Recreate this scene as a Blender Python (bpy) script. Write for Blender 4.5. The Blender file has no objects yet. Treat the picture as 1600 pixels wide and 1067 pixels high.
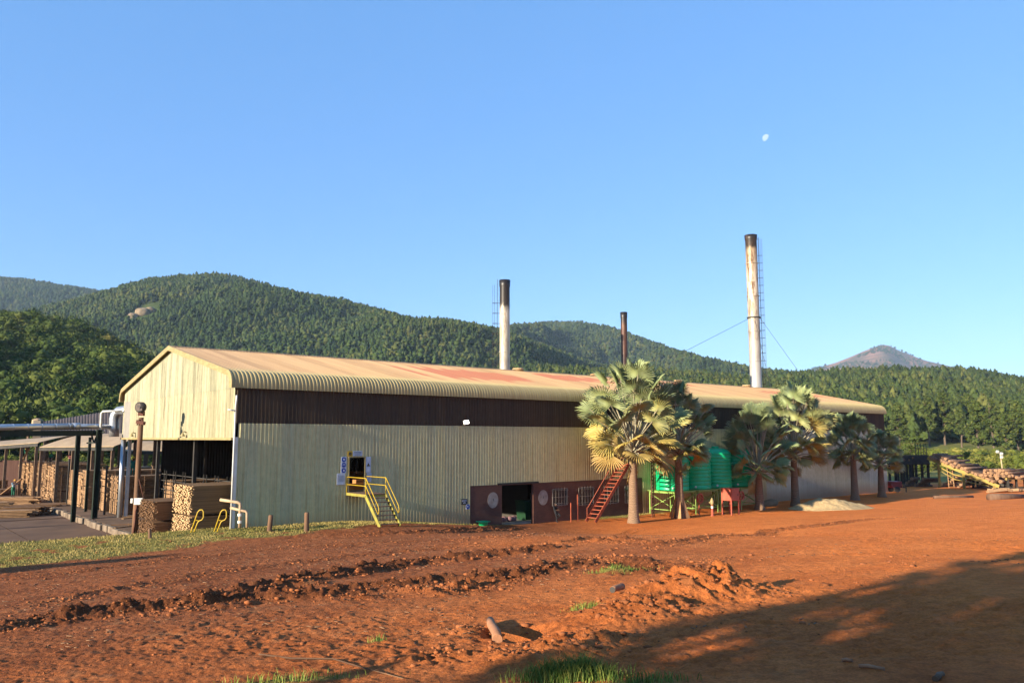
import bpy, bmesh, math, random
import numpy as np
from mathutils import Vector, Matrix
RAD = math.radians
random.seed(7)
rng = np.random.default_rng(7)
sc = bpy.context.scene
COL = sc.collection
# ---------------------------------------------------------------- camera calibration (photo is 1600 x 1067)
F, PX, PY, H = 1244.4, 800.0, 533.5, 6.4
PITCH = math.atan((684 - 533.5) / F)
CP, SP = math.cos(PITCH), math.sin(PITCH)
SUN_EL, SUN_AZ = RAD(13.5), math.atan2(-0.754, -0.657)     # towards the sun: x=sin(az), y=cos(az)
ANG = RAD(39.86)
CA, SA = math.cos(ANG), math.sin(ANG)
CX, CY = -16.46, 47.4                                     # near corner of the shed

def ray(px, py):
    u, v = (px - PX) / F, -(py - PY) / F
    return Vector((u, CP - v * SP, SP + v * CP))
def at(px, py, Y):
    d = ray(px, py); t = Y / d.y
    return Vector((d.x * t, Y, H + d.z * t))
def at_z(px, py, z):
    d = ray(px, py); t = (z - H) / d.z
    return Vector((d.x * t, d.y * t, z))
def BW(s, y, z=0.0):                                        # shed frame -> world
    return Vector((CX + s * CA - y * SA, CY + s * SA + y * CA, z))
def to_sd(X, Y):                                            # s along the shed, d out in front of its long wall
    dx, dy = X - CX, Y - CY
    return dx * CA + dy * SA, dx * SA - dy * CA
def wl(px, py, y=0.0):                                      # pixel -> (s, z) on a plane parallel to the long wall
    d = ray(px, py); n = Vector((-SA, CA, 0)); o = BW(0, y)
    t = (o.x * n.x + o.y * n.y) / (d.x * n.x + d.y * n.y)
    P = d * t
    return to_sd(P.x, P.y)[0], H + P.z
def wy(px, py, s=0.0):                                      # pixel -> (y, z) on a plane parallel to the gable
    d = ray(px, py); n = Vector((CA, SA, 0)); o = BW(s, 0)
    t = (o.x * n.x + o.y * n.y) / (d.x * n.x + d.y * n.y)
    P = d * t
    return -to_sd(P.x, P.y)[1], H + P.z

# ---------------------------------------------------------------- noise and terrain functions
def _h(xi, yi, seed):
    n = (xi.astype(np.int64) * 374761393 + yi.astype(np.int64) * 668265263 + seed * 974634777) & 0xFFFFFFFF
    n = ((n ^ (n >> 13)) * 1274126177) & 0xFFFFFFFF
    n = n ^ (n >> 16)
    return (n & 0xFFFFFF) / float(0xFFFFFF)
def vn(x, y, seed=0):
    x0, y0 = np.floor(x), np.floor(y)
    fx, fy = x - x0, y - y0
    fx, fy = fx * fx * (3 - 2 * fx), fy * fy * (3 - 2 * fy)
    a, b = _h(x0, y0, seed), _h(x0 + 1, y0, seed)
    c, d = _h(x0, y0 + 1, seed), _h(x0 + 1, y0 + 1, seed)
    return (a * (1 - fx) + b * fx) * (1 - fy) + (c * (1 - fx) + d * fx) * fy
def fbm(x, y, seed=0, octs=4):
    r, a, t = 0, 1.0, 0
    for k in range(octs):
        r = r + a * vn(x * 2 ** k, y * 2 ** k, seed + k * 17); t += a; a *= 0.5
    return r / t
def ss(a, b, x):
    t = np.clip((x - a) / (b - a), 0, 1)
    return t * t * (3 - 2 * t)
def gz(X, Y):                                               # smooth ground
    X, Y = np.asarray(X, float), np.asarray(Y, float)
    s, d = to_sd(X, Y)
    z = -0.15 - 0.35 * ss(60, 130, s)
    z = z + 1.3 * (1 - ss(5, 24, s))
    z = z + 3.0 * np.clip((d - 8) / 38, 0, 1.25)
    z = z - 0.35 * ss(30, 60, s) * np.exp(-((d - 18) / 9.0) ** 2)
    yard = ss(-0.7, -3.2, d)
    z = z * (1 - yard) + (-0.5) * yard
    z = z + (fbm(X / 9, Y / 9, 3, 3) - 0.5) * 0.30 * (1 - yard) * ss(3, 9, d)
    return z
def gpt(px, py):                                            # pixel -> world point on the smooth ground
    d = ray(px, py); ts = np.concatenate([np.linspace(4, 60, 500), np.linspace(60.2, 220, 500)]) / d.y
    hit = H + d.z * ts - gz(d.x * ts, d.y * ts); k = int(np.argmax(hit < 0)); a, b_ = ts[max(k - 1, 0)], ts[k]
    for _ in range(30):
        c = (a + b_) / 2
        if H + d.z * c < float(gz(d.x * c, d.y * c)): b_ = c
        else: a = c
    return Vector((d.x * a, d.y * a, H + d.z * a))

# ---------------------------------------------------------------- materials
MATS = {}
ALB = .84
def nodes(name):
    m = bpy.data.materials.new(name); m.use_nodes = True
    nt = m.node_tree; nt.nodes.clear()
    o = nt.nodes.new('ShaderNodeOutputMaterial'); b = nt.nodes.new('ShaderNodeBsdfPrincipled')
    nt.links.new(b.outputs[0], o.inputs[0]); MATS[name] = m
    return m, nt, b
def N(nt, t, **kw):
    n = nt.nodes.new(t)
    for k, v in kw.items():
        if k.startswith('i_'):
            key = k[2:]; key = int(key) if key.isdigit() else key
            n.inputs[key].default_value = v
        else: setattr(n, k, v)
    return n
def L(nt, a, ao, b, bi): nt.links.new(a.outputs[ao], b.inputs[bi])
def ramp(nt, stops):
    r = N(nt, 'ShaderNodeValToRGB'); e = r.color_ramp.elements
    while len(e) < len(stops): e.new(0.5)
    for q, (p, c) in zip(e, stops):
        q.position = p; q.color = (*c, 1) if len(c) == 3 else c
    return r
def coords(nt, stretch=(1, 1, 1), src='Object'):
    tc = N(nt, 'ShaderNodeTexCoord'); mp = N(nt, 'ShaderNodeMapping'); mp.inputs['Scale'].default_value = stretch
    L(nt, tc, src, mp, 0); return mp
def noise(nt, mp, scale, detail=5, rough=.55):
    n = N(nt, 'ShaderNodeTexNoise'); n.inputs['Scale'].default_value = scale
    n.inputs['Detail'].default_value = detail; n.inputs['Roughness'].default_value = rough
    L(nt, mp, 0, n, 'Vector'); return n
def mixc(nt, a, b, fac, mode='MIX'):
    m = N(nt, 'ShaderNodeMix', data_type='RGBA', blend_type=mode)
    for val, idx in ((fac, 0), (a, 6), (b, 7)):
        if isinstance(val, tuple) and hasattr(val[0], 'outputs'): nt.links.new(val[0].outputs[val[1]], m.inputs[idx])
        elif idx == 0: m.inputs[0].default_value = val
        else: m.inputs[idx].default_value = (*val, 1)
    return (m, 2)
def M(name, c1, c2=None, scale=3, stretch=(1, 1, 1), rough=.7, metal=0, bump=0, bscale=30, lo=.35, hi=.65, spec=.3, rand=0):
    m, nt, b = nodes(name)
    b.inputs['Roughness'].default_value = rough; b.inputs['Metallic'].default_value = metal
    b.inputs['Specular IOR Level'].default_value = spec
    c2 = c2 or tuple(x * .75 for x in c1)
    c1, c2 = tuple(x * ALB for x in c1), tuple(x * ALB for x in c2)
    mp = coords(nt, stretch); n = noise(nt, mp, scale, 6)
    r = ramp(nt, [(lo, c1), (hi, c2)]); L(nt, n, 0, r, 0)
    out = (r, 0)
    if rand:
        oi = N(nt, 'ShaderNodeObjectInfo')
        rr = ramp(nt, [(0, (1 - rand,) * 3), (1, (1 + rand * .4,) * 3)]); L(nt, oi, 'Random', rr, 0)
        out = mixc(nt, out, (rr, 0), 1.0, 'MULTIPLY')
    nt.links.new(out[0].outputs[out[1]], b.inputs['Base Color'])
    if bump:
        n2 = noise(nt, mp, bscale, 4); bp = N(nt, 'ShaderNodeBump'); bp.inputs['Strength'].default_value = bump
        bp.inputs['Distance'].default_value = .03
        L(nt, n2, 0, bp, 'Height'); L(nt, bp, 0, b, 'Normal')
    return m

# ---------------------------------------------------------------- mesh builder and object helpers
class MB:
    def __init__(s): s.v, s.f, s.m = [], [], []
    def add(s, vs, fs, mi=0):
        o = len(s.v); s.v += [tuple(p) for p in vs]; s.f += [tuple(i + o for i in q) for q in fs]; s.m += [mi] * len(fs); return s
    def box(s, c, size, rot=None, mi=0):
        hx, hy, hz = (q / 2 for q in size); c = Vector(c)
        vs = [Vector((x, y, z)) for x in (-hx, hx) for y in (-hy, hy) for z in (-hz, hz)]
        if rot is not None: vs = [rot @ p for p in vs]
        return s.add([c + p for p in vs], [(0, 1, 3, 2), (4, 6, 7, 5), (0, 4, 5, 1), (2, 3, 7, 6), (0, 2, 6, 4), (1, 5, 7, 3)], mi)
    def bar(s, p, q, w, h=None, up=(0, 0, 1), mi=0):
        p, q = Vector(p), Vector(q); a = q - p; ln = a.length; a.normalize(); up = Vector(up)
        if abs(a.dot(up)) > .98: up = Vector((1, 0, 0)) if abs(a.x) < .9 else Vector((0, 1, 0))
        x = a.cross(up).normalized(); z = x.cross(a)
        return s.box((p + q) / 2, (w, ln, h or w), Matrix((x, a, z)).transposed(), mi)
    def tube(s, pts, r, n=8, mi=0, cap=True):
        pts = [Vector(p) for p in pts]; rs = r if isinstance(r, (list, tuple)) else [r] * len(pts)
        t0 = (pts[1] - pts[0]).normalized(); ref = Vector((0, 0, 1)) if abs(t0.z) < .9 else Vector((1, 0, 0))
        x = t0.cross(ref).normalized(); vs = []; fs = []
        for i, p in enumerate(pts):
            t = (pts[min(i + 1, len(pts) - 1)] - pts[max(i - 1, 0)]).normalized()
            x = (x - t * x.dot(t)).normalized(); y = t.cross(x)
            for k in range(n):
                a = 2 * math.pi * k / n; vs.append(p + (x * math.cos(a) + y * math.sin(a)) * rs[i])
        for i in range(len(pts) - 1):
            for k in range(n):
                fs.append((i * n + k, i * n + (k + 1) % n, (i + 1) * n + (k + 1) % n, (i + 1) * n + k))
        if cap:
            fs.append(tuple(range(n))[::-1]); fs.append(tuple((len(pts) - 1) * n + k for k in range(n)))
        return s.add(vs, fs, mi)
    def lathe(s, c, prof, n=24, mi=0):
        c = Vector(c); vs = []; fs = []
        for r, z in prof:
            for k in range(n):
                a = 2 * math.pi * k / n; vs.append(c + Vector((r * math.cos(a), r * math.sin(a), z)))
        for i in range(len(prof) - 1):
            for k in range(n): fs.append((i * n + k, i * n + (k + 1) % n, (i + 1) * n + (k + 1) % n, (i + 1) * n + k))
        fs.append(tuple(range(n))[::-1]); fs.append(tuple((len(prof) - 1) * n + k for k in range(n)))
        return s.add(vs, fs, mi)
    def build(s, name, mats, parent=None, smooth=False, world=False, bevel=0):
        me = bpy.data.meshes.new(name); vs = s.v
        if world and parent is not None:
            im = parent.matrix_basis.inverted() if parent.parent is None else parent.parent.matrix_basis.inverted()
            vs = [tuple(im @ Vector(p)) for p in vs]
        me.from_pydata(vs, [], s.f)
        for m in (mats if isinstance(mats, (list, tuple)) else [mats]): me.materials.append(m)
        me.polygons.foreach_set('material_index', s.m)
        if smooth: me.polygons.foreach_set('use_smooth', [True] * len(s.f))
        me.update()
        o = bpy.data.objects.new(name, me); COL.objects.link(o)
        if parent is not None: o.parent = parent
        if bevel:
            b = o.modifiers.new('Bevel', 'BEVEL'); b.width = bevel; b.segments = 2; b.limit_method = 'ANGLE'
        return o
def tag(o, label=None, cat=None, group=None, kind=None):
    if label: o['label'] = label
    if cat: o['category'] = cat
    if group: o['group'] = group
    if kind: o['kind'] = kind
    return o
def thing(name, label, cat, loc=(0, 0, 0), rz=0.0, group=None):
    o = bpy.data.objects.new(name, None); COL.objects.link(o); o.empty_display_size = .2
    o.location = loc; o.rotation_euler = (0, 0, rz); o.matrix_basis = Matrix.Translation(Vector(loc)) @ Matrix.Rotation(rz, 4, 'Z')
    return tag(o, label, cat, group)
def copy_tree(o, parent=None):
    c = o.copy(); COL.objects.link(c); c.parent = parent
    for ch in list(o.children): copy_tree(ch, c)
    return c
def npmesh(name, V, T, mats, attrs=None, smooth=False, mi=None):      # triangles or quads as numpy arrays
    me = bpy.data.meshes.new(name); V = np.asarray(V, np.float32); T = np.asarray(T, np.int32); k = T.shape[1]
    me.vertices.add(len(V)); me.vertices.foreach_set('co', V.ravel())
    me.loops.add(T.size); me.loops.foreach_set('vertex_index', T.ravel())
    me.polygons.add(len(T)); me.polygons.foreach_set('loop_start', np.arange(len(T), dtype=np.int32) * k)
    for m in (mats if isinstance(mats, (list, tuple)) else [mats]): me.materials.append(m)
    if mi is not None: me.polygons.foreach_set('material_index', np.asarray(mi, np.int32))
    if smooth: me.polygons.foreach_set('use_smooth', np.ones(len(T), bool))
    for an, av in (attrs or {}).items():
        av = np.asarray(av, np.float32)
        if av.ndim == 1:
            a = me.attributes.new(an, 'FLOAT', 'POINT'); a.data.foreach_set('value', av)
        else:
            a = me.attributes.new(an, 'FLOAT_COLOR', 'POINT')
            c = np.ones((len(av), 4), np.float32); c[:, :av.shape[1]] = av; a.data.foreach_set('color', c.ravel())
    me.update(); me.validate()
    return me
def link(name, me, parent=None):
    o = bpy.data.objects.new(name, me); COL.objects.link(o)
    if parent is not None: o.parent = parent
    return o
SKY_STR, SUN_STR, EXPO, HAZE, MOON_STR = .118, 4.8, 1.36, .00006, .45
NROW, NCOL = 680, 740
SHADERS = [(-16.2, -9.0, 11.9, 'open_tree', 'broad leafy tree behind the camera, out of the picture, shading the soil', 1.12),
           (-12.0, -12.5, 12.4, 'open_tree', 'middle leafy tree behind the camera, out of the picture', 1.15),
           (-8.0, -16.5, 12.2, 'open_tree', 'right hand leafy tree behind the camera, out of the picture', 1.25),
           (-38.6, 14.6, 7.6, 'pine_tree', 'bushy pine left of the camera, out of the picture', 2.2)]
# ---------------------------------------------------------------- camera, sun, sky, haze
cam = bpy.data.cameras.new('camera'); cam.lens = 28; cam.sensor_width = 36; cam.clip_start = .1; cam.clip_end = 40000
co = bpy.data.objects.new('camera', cam); COL.objects.link(co)
co.location = (0, 0, H); co.rotation_euler = (math.pi / 2 + PITCH, 0, 0); sc.camera = co
w = bpy.data.worlds.new('World'); sc.world = w; w.use_nodes = True
nt = w.node_tree; bg = nt.nodes['Background']
sky = nt.nodes.new('ShaderNodeTexSky'); sky.sky_type = 'NISHITA'; sky.sun_disc = False
sky.sun_elevation = SUN_EL; sky.sun_rotation = SUN_AZ % (2 * math.pi)
sky.air_density = .9; sky.dust_density = .1; sky.ozone_density = 3.0; sky.altitude = 900
mx = nt.nodes.new('ShaderNodeMix'); mx.data_type = 'RGBA'; mx.inputs[0].default_value = .58; mx.inputs[7].default_value = (.44, 1.42, 3.3, 1)
nt.links.new(sky.outputs[0], mx.inputs[6]); nt.links.new(mx.outputs[2], bg.inputs[0]); bg.inputs[1].default_value = SKY_STR
sl = bpy.data.lights.new('sun', 'SUN'); sl.energy = SUN_STR; sl.angle = RAD(.55); sl.color = (1.0, .90, .72)
so = bpy.data.objects.new('sun', sl); COL.objects.link(so)
sd = Vector((math.sin(SUN_AZ) * math.cos(SUN_EL), math.cos(SUN_AZ) * math.cos(SUN_EL), math.sin(SUN_EL)))
so.rotation_euler = (-sd).to_track_quat('-Z', 'Y').to_euler(); so.location = sd * 100
sc.view_settings.view_transform = 'Standard'; sc.view_settings.look = 'None'; sc.view_settings.exposure = EXPO
sc.cycles.use_denoising = True; sc.cycles.max_bounces = 8; sc.cycles.volume_bounces = 1
if HAZE:
    m = bpy.data.materials.new('haze_air'); m.use_nodes = True; t = m.node_tree; t.nodes.clear()
    oo = t.nodes.new('ShaderNodeOutputMaterial'); pv = t.nodes.new('ShaderNodeVolumePrincipled')
    pv.inputs['Color'].default_value = (.62, .78, 1, 1); pv.inputs['Density'].default_value = HAZE
    t.links.new(pv.outputs[0], oo.inputs['Volume'])
    b = MB(); b.box((0, 3150, 399), (13400, 6900, 802)); o = b.build('haze', m); tag(o, kind='stuff')
# moon: a thin gibbous body far beyond the air of the valley
mp_ = bpy.data.materials.new('moon_glow'); mp_.use_nodes = True; t = mp_.node_tree; t.nodes.clear()
oo = t.nodes.new('ShaderNodeOutputMaterial'); em = t.nodes.new('ShaderNodeEmission'); tc = t.nodes.new('ShaderNodeTexCoord')
nz = t.nodes.new('ShaderNodeTexNoise'); nz.inputs['Scale'].default_value = .03; t.links.new(tc.outputs['Object'], nz.inputs[0])
rp = ramp(t, [(.35, (.70, .84, .98)), (.65, (.55, .74, .95))]); t.links.new(nz.outputs[0], rp.inputs[0])
t.links.new(rp.outputs[0], em.inputs[0]); t.links.new(em.outputs[0], oo.inputs[0]); em.inputs[1].default_value = MOON_STR
mc = at(1197, 216, 9500); dirm = (mc - Vector((0, 0, H))).normalized()
rx = dirm.cross(Vector((0, 0, 1))).normalized(); uz = rx.cross(dirm)
rm = 5.2 / F * (mc - Vector((0, 0, H))).length; nseg = 72; outl = []
for k in range(nseg):
    a = 2 * math.pi * k / nseg
    xx, yy = math.cos(a), math.sin(a)
    if xx > 0: xx *= .45
    ca_, sa_ = math.cos(RAD(-40)), math.sin(RAD(-40))
    outl.append((xx * ca_ - yy * sa_, xx * sa_ + yy * ca_))
b = MB(); vs = [mc - dirm * rm * .6] + [mc + (rx * x + uz * y) * rm for x, y in outl] + [mc + dirm * rm * .6]
fs = [(0, 1 + k, 1 + (k + 1) % nseg) for k in range(nseg)] + [(nseg + 1, 1 + (k + 1) % nseg, 1 + k) for k in range(nseg)]
b.add([Vector(p) - mc for p in vs], fs); o = b.build('moon', mp_); o.location = mc
tag(o, 'small pale gibbous moon in the clear blue sky', 'moon')

# ---------------------------------------------------------------- ground sheet with ruts, mounds and clods
def world_path(pts): return np.array([tuple(gpt(*p))[:2] for p in pts])
RUTS = [  # (pixel path, width m, depth m, lumpiness)
 ([(-80, 1000), (60, 972), (160, 958), (250, 947), (340, 935), (430, 915), (480, 905), (560, 893), (640, 881), (720, 873), (800, 864), (860, 856), (900, 850)], .55, .26, 1.0),
 ([(200, 962), (300, 950), (400, 937), (500, 930), (570, 922), (640, 916), (700, 908), (760, 905), (820, 897), (900, 880), (970, 868)], .55, .24, 1.0),
 ([(545, 836), (600, 834), (660, 833), (720, 829), (780, 826), (820, 823)], .8, .22, .9),
 ([(990, 858), (1060, 848), (1130, 838), (1200, 830), (1280, 821), (1350, 812), (1420, 808)], .55, .10, .55),
 ([(870, 850), (930, 842), (1000, 848), (1050, 846)], .6, .16, .8),
 ([(40, 950), (160, 925), (300, 900), (420, 885), (520, 872), (640, 862), (760, 850)], .5, .05, .35),
 ([(20, 905), (150, 890), (300, 870), (450, 856), (600, 848), (800, 838), (1000, 824)], .5, .04, .3),
 ([(900, 870), (1010, 890), (1080, 878), (1120, 872)], .8, .14, .9),
 ([(650, 918), (700, 926), (760, 918), (830, 902)], .5, .14, .8)]
RUTW = [(world_path(p), w_ * .82, d_ * .68, l_) for p, w_, d_, l_ in RUTS]
MOUNDS = [  # px, py, radius along, radius across, height
 (1060, 938, 2.2, 1.1, .85), (1112, 930, 1.3, .9, .75), (985, 962, 1.7, 1.0, .55), (715, 918, .7, .45, .36), (690, 925, .6, .5, .22), (472, 915, .8, .4, .32),
 (905, 1005, 1.2, .8, .30), (830, 1030, 1.1, .8, .28), (700, 1025, .9, .6, .16), (800, 985, .7, .45, -.30), (845, 992, .6, .4, -.26),
 (745, 985, .6, .5, .14), (1090, 905, 1.2, .7, .22), (640, 925, .8, .4, .2), (560, 935, .9, .4, .18)]
MW = [(gpt(a, b_), ra * .62, rb * .6, h) for a, b_, ra, rb, h in MOUNDS]
def ground_detail(X, Y):
    """extra height, churn mask"""
    dz = np.zeros_like(X); ch = np.zeros_like(X)
    s, d = to_sd(X, Y)
    near = (Y > 8) & (Y < 75) & (d > .5)
    x, y = X[near], Y[near]
    if not len(x): return dz, ch
    l1 = fbm(x * 3.2, y * 3.2, 11, 4) - .5; l2 = fbm(x * 8.5, y * 8.5, 21, 3) - .5
    wob = (fbm(x * .9, y * .9, 5, 2) - .5) * .7
    l3 = fbm(x * 17, y * 17, 33, 2) - .5; rough = ss(.35, .6, fbm(x * .16 + 3, y * .16, 39, 3) + .12 * ss(4, -6, x))
    z = l1 * .035 + l2 * (.016 + .014 * rough) + l3 * (.008 + .020 * rough); c = np.zeros_like(x)
    patch = ss(.50, .66, fbm(x * .22 + 9, y * .22, 31, 3))
    z += patch * (l1 * .05 + l2 * .04)
    for P, wd, dp, lump in RUTW:
        best = np.full(len(x), 1e9); sg = np.zeros(len(x)); al = np.zeros(len(x)); acc = 0
        for a, b_ in zip(P[:-1], P[1:]):
            e = b_ - a; ln = float(np.hypot(*e)); e = e / ln
            rx_, ry_ = x - a[0], y - a[1]
            t = np.clip(rx_ * e[0] + ry_ * e[1], 0, ln); q = np.hypot(rx_ - t * e[0], ry_ - t * e[1])
            si = np.sign(rx_ * e[1] - ry_ * e[0]); u = q < best
            best = np.where(u, q, best); sg = np.where(u, si, sg); al = np.where(u, acc + t, al); acc += ln
        q = best * sg + wob * wd * 1.3; aq = np.abs(q)
        endf = ss(0, 3, al) * ss(0, 3, acc - al); mod = (.75 + .6 * fbm(al * .35, np.zeros_like(al) + wd * 7, 41, 2)) * endf
        inn = np.exp(-(aq / (wd * .55)) ** 2); rim = np.exp(-((aq - wd * 1.05) / (wd * .45)) ** 2)
        tread = np.sin((al + aq * .7) * 2 * math.pi / .30) * .035 * inn * lump
        z += mod * (-dp * .85 * inn + dp * .85 * rim * (.5 + 1.6 * np.clip(l1 + .22, 0, 1)) + lump * (inn + rim) * (l1 * .09 + l2 * .12 + l3 * .05)) + tread * mod
        c = np.maximum(c, np.clip((inn + rim) * mod * lump * 1.35, 0, 1))
    for (P, ra, rb, h) in MW:
        dx, dy = x - P.x, y - P.y; al = dx * .93 + dy * .37; ac = -dx * .37 + dy * .93
        g = np.exp(-((al / ra) ** 2 + (ac / rb) ** 2))
        z += (.45 * h if h > 0 else 1.5 * h) * g * (1 + .5 * l1 + .2 * l2) + (.07 * l1 + .06 * l2) * np.minimum(1, 1.5 * g)
        c = np.maximum(c, g * .35)
    fade = ss(8.2, 10, y) * ss(75, 60, y) * ss(.5, 2.5, d[near])
    dz[near] = z * fade; ch[near] = c * fade
    return dz, ch
GRASS_LOW = [(-200, 915), (0, 887), (120, 876), (250, 860), (365, 843), (480, 832), (560, 823), (640, 818), (735, 820), (850, 815), (960, 809)]
gl = [gpt(*p) for p in GRASS_LOW]; gls = np.array([to_sd(p.x, p.y)[0] for p in gl]); gld = np.array([to_sd(p.x, p.y)[1] for p in gl])
TUFTS = [(975, 893, .85, .32), (915, 955, .35, .22), (890, 1060, .52, .20), (450, 1064, .9, .14), (1010, 1064, .5, .14), (590, 1000, .14, .1)]
TW = [(gpt(a, b_), ra, rb) for a, b_, ra, rb in TUFTS]
def grass_mask(X, Y):
    s, d = to_sd(X, Y)
    dm = np.interp(s, gls, gld) + (fbm(X * .8, Y * .8, 51, 4) - .5) * 2.2
    g = ss(.4, -.5, d - dm) * (d > -2.5) * (s < 40)
    g = g * ss(.30, .52, fbm(X * 1.3, Y * 1.3, 61, 4) + .08 + .25 * ss(3, -2, d))
    k = ss(-4, -9, d) * ss(125, 150, np.hypot(X, Y))                 # meadow far beyond the yard
    far = ss(115, 160, Y) * ss(70, 130, np.hypot(X, Y))
    g = np.maximum(g, np.maximum(k, far))
    for P, ra, rb in TW: g = np.maximum(g, .8 * ss(.2, .8, np.exp(-(((X - P.x) / ra) ** 2 + ((Y - P.y) / rb) ** 2)) + .3 * (fbm(X * 4, Y * 4, 71, 2) - .5)))
    return g
rows = np.concatenate([np.linspace(-260, -20, 9), np.linspace(-10, 8.4, 10), np.geomspace(9, 62, NROW), np.geomspace(62.5, 140, 70), np.geomspace(145, 6500, 50)])
tcol = np.concatenate([-np.array([60, 18, 7, 3.5, 2, 1.4, 1.15]), np.linspace(-1, 1, NCOL), np.array([1.15, 1.4, 2, 3.5, 7, 18, 60])])
Wd = .74 * np.maximum(rows, 9) + 1.0
GX = np.clip(tcol[None, :] * Wd[:, None], -6500, 6500); GY = np.repeat(rows[:, None], len(tcol), 1)
fx, fy = GX.ravel(), GY.ravel()
gzz = gz(fx, fy); dz, churn = ground_detail(fx, fy)
gm = grass_mask(fx, fy)
nr, nc = GX.shape
idx = np.arange(nr * nc).reshape(nr, nc)
Q = np.stack([idx[:-1, :-1], idx[:-1, 1:], idx[1:, 1:], idx[1:, :-1]], -1).reshape(-1, 4)
red = ss(-7, 13, fx + (fbm(fx * .12, fy * .12, 81, 3) - .5) * 12 - (fy - 30) * .12)   # left is browner, right is orange
m, nt, b = nodes('red_soil')
b.inputs['Roughness'].default_value = .95; b.inputs['Specular IOR Level'].default_value = .1
at1 = N(nt, 'ShaderNodeAttribute', attribute_name='mask'); sep = N(nt, 'ShaderNodeSeparateColor'); L(nt, at1, 'Color', sep, 0)
mp = coords(nt); n1 = noise(nt, mp, .55, 7, .6); n2 = noise(nt, mp, 5, 6, .7); n3 = noise(nt, mp, 26, 6, .75); n4 = noise(nt, mp, 1.6, 4, .6)
r1 = ramp(nt, [(.30, (.27, .080, .026)), (.70, (.41, .136, .048))]); L(nt, n1, 0, r1, 0)      # brownish soil
r2 = ramp(nt, [(.30, (.64, .160, .031)), (.70, (.79, .232, .053))]); L(nt, n1, 0, r2, 0)         # orange soil
c = mixc(nt, (r1, 0), (r2, 0), (sep, 'Blue'))
rd = ramp(nt, [(.36, (.46, .42, .40)), (.58, (1.15, 1.15, 1.15))]); L(nt, n2, 0, rd, 0)
inv = N(nt, 'ShaderNodeMath', operation='MULTIPLY_ADD', i_1=-.62, i_2=.85); L(nt, sep, 'Blue', inv, 0)
c = mixc(nt, c, (rd, 0), (inv, 0), 'MULTIPLY')
rf = ramp(nt, [(.38, (.45, .41, .40)), (.56, (1.12, 1.12, 1.12))]); L(nt, n3, 0, rf, 0)
c = mixc(nt, c, (rf, 0), (inv, 0), 'MULTIPLY')
rl = ramp(nt, [(.58, (0, 0, 0)), (.70, (.5, .5, .5))]); L(nt, n4, 0, rl, 0)                    # dry chaff litter
lf = N(nt, 'ShaderNodeMath', operation='MULTIPLY'); L(nt, rl, 0, lf, 0); L(nt, inv, 0, lf, 1)
c = mixc(nt, c, (.36, .18, .08), (lf, 0))
cd = N(nt, 'ShaderNodeMath', operation='MULTIPLY', i_1=.75); L(nt, sep, 'Red', cd, 0)
c = mixc(nt, c, (.095, .032, .013), (cd, 0))                                                  # wet churned earth
rg = ramp(nt, [(.25, (.13, .13, .03)), (.5, (.25, .21, .05)), (.75, (.33, .21, .07))]); L(nt, n2, 0, rg, 0)
c = mixc(nt, c, (rg, 0), (sep, 'Green'))
nt.links.new(c[0].outputs[c[1]], b.inputs['Base Color'])
ad = N(nt, 'ShaderNodeMath', operation='ADD'); L(nt, n3, 0, ad, 0); L(nt, n2, 0, ad, 1)
bp = N(nt, 'ShaderNodeBump'); bp.inputs['Strength'].default_value = 1.0; bp.inputs['Distance'].default_value = .05
L(nt, ad, 0, bp, 'Height'); L(nt, bp, 0, b, 'Normal')
me = npmesh('ground', np.stack([fx, fy, gzz + dz], 1), Q, m, {'mask': np.stack([churn, gm, red], 1)}, smooth=True)
tag(link('ground', me), kind='structure')
def gfull(X, Y):
    X, Y = np.atleast_1d(np.asarray(X, float)), np.atleast_1d(np.asarray(Y, float))
    return gz(X, Y) + ground_detail(X, Y)[0]

# soil clods thrown up along the ruts
def ico(sub, seed, amp):
    bm = bmesh.new(); bmesh.ops.create_icosphere(bm, subdivisions=sub, radius=1)
    r_ = random.Random(seed)
    for v in bm.verts: v.co *= 1 + amp * (r_.random() - .5) * 2
    V = np.array([v.co[:] for v in bm.verts]); T = np.array([[v.index for v in f.verts] for f in bm.faces]); bm.free()
    return V, T
def scatter(variants, P, S, RZ, tone=None, tilt=None):
    """copies of small triangle meshes as one pair of arrays"""
    Vs, Ts, As, o = [], [], [], 0
    k = rng.integers(0, len(variants), len(P))
    for j, (v, t) in enumerate(variants):
        sel = np.where(k == j)[0]
        if not len(sel): continue
        c_, s_ = np.cos(RZ[sel])[:, None], np.sin(RZ[sel])[:, None]
        q = v[None] * S[sel][:, None, :]
        x = q[..., 0] * c_ - q[..., 1] * s_ + P[sel][:, None, 0]; y = q[..., 0] * s_ + q[..., 1] * c_ + P[sel][:, None, 1]
        z = q[..., 2] + P[sel][:, None, 2]
        Vs.append(np.stack([x, y, z], -1).reshape(-1, 3)); n = len(sel)
        Ts.append((t[None] + (np.arange(n) * len(v))[:, None, None] + o).reshape(-1, t.shape[1])); o += n * len(v)
        if tone is not None: As.append(np.repeat(tone[sel], len(v)))
    return np.concatenate(Vs), np.concatenate(Ts), (np.concatenate(As) if As else None)
cp_ = []
for P, wd, dp, lump in RUTW:
    seg = np.diff(P, axis=0); ln = np.hypot(seg[:, 0], seg[:, 1]); n = int(ln.sum() * 130 * lump)
    u = rng.random(n) * ln.sum(); k = np.clip(np.searchsorted(np.cumsum(ln), u), 0, len(ln) - 1)
    f_ = rng.random(n); q = P[k] + seg[k] * f_[:, None] + rng.normal(0, wd * 1.0, (n, 2)); cp_.append(q)
for (P, ra, rb, h) in MW:
    if h > 0: cp_.append(np.array([P.x, P.y]) + rng.normal(0, 1, (int(420 * h), 2)) * np.array([ra, rb]) * .8)
nx = 5500
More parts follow.
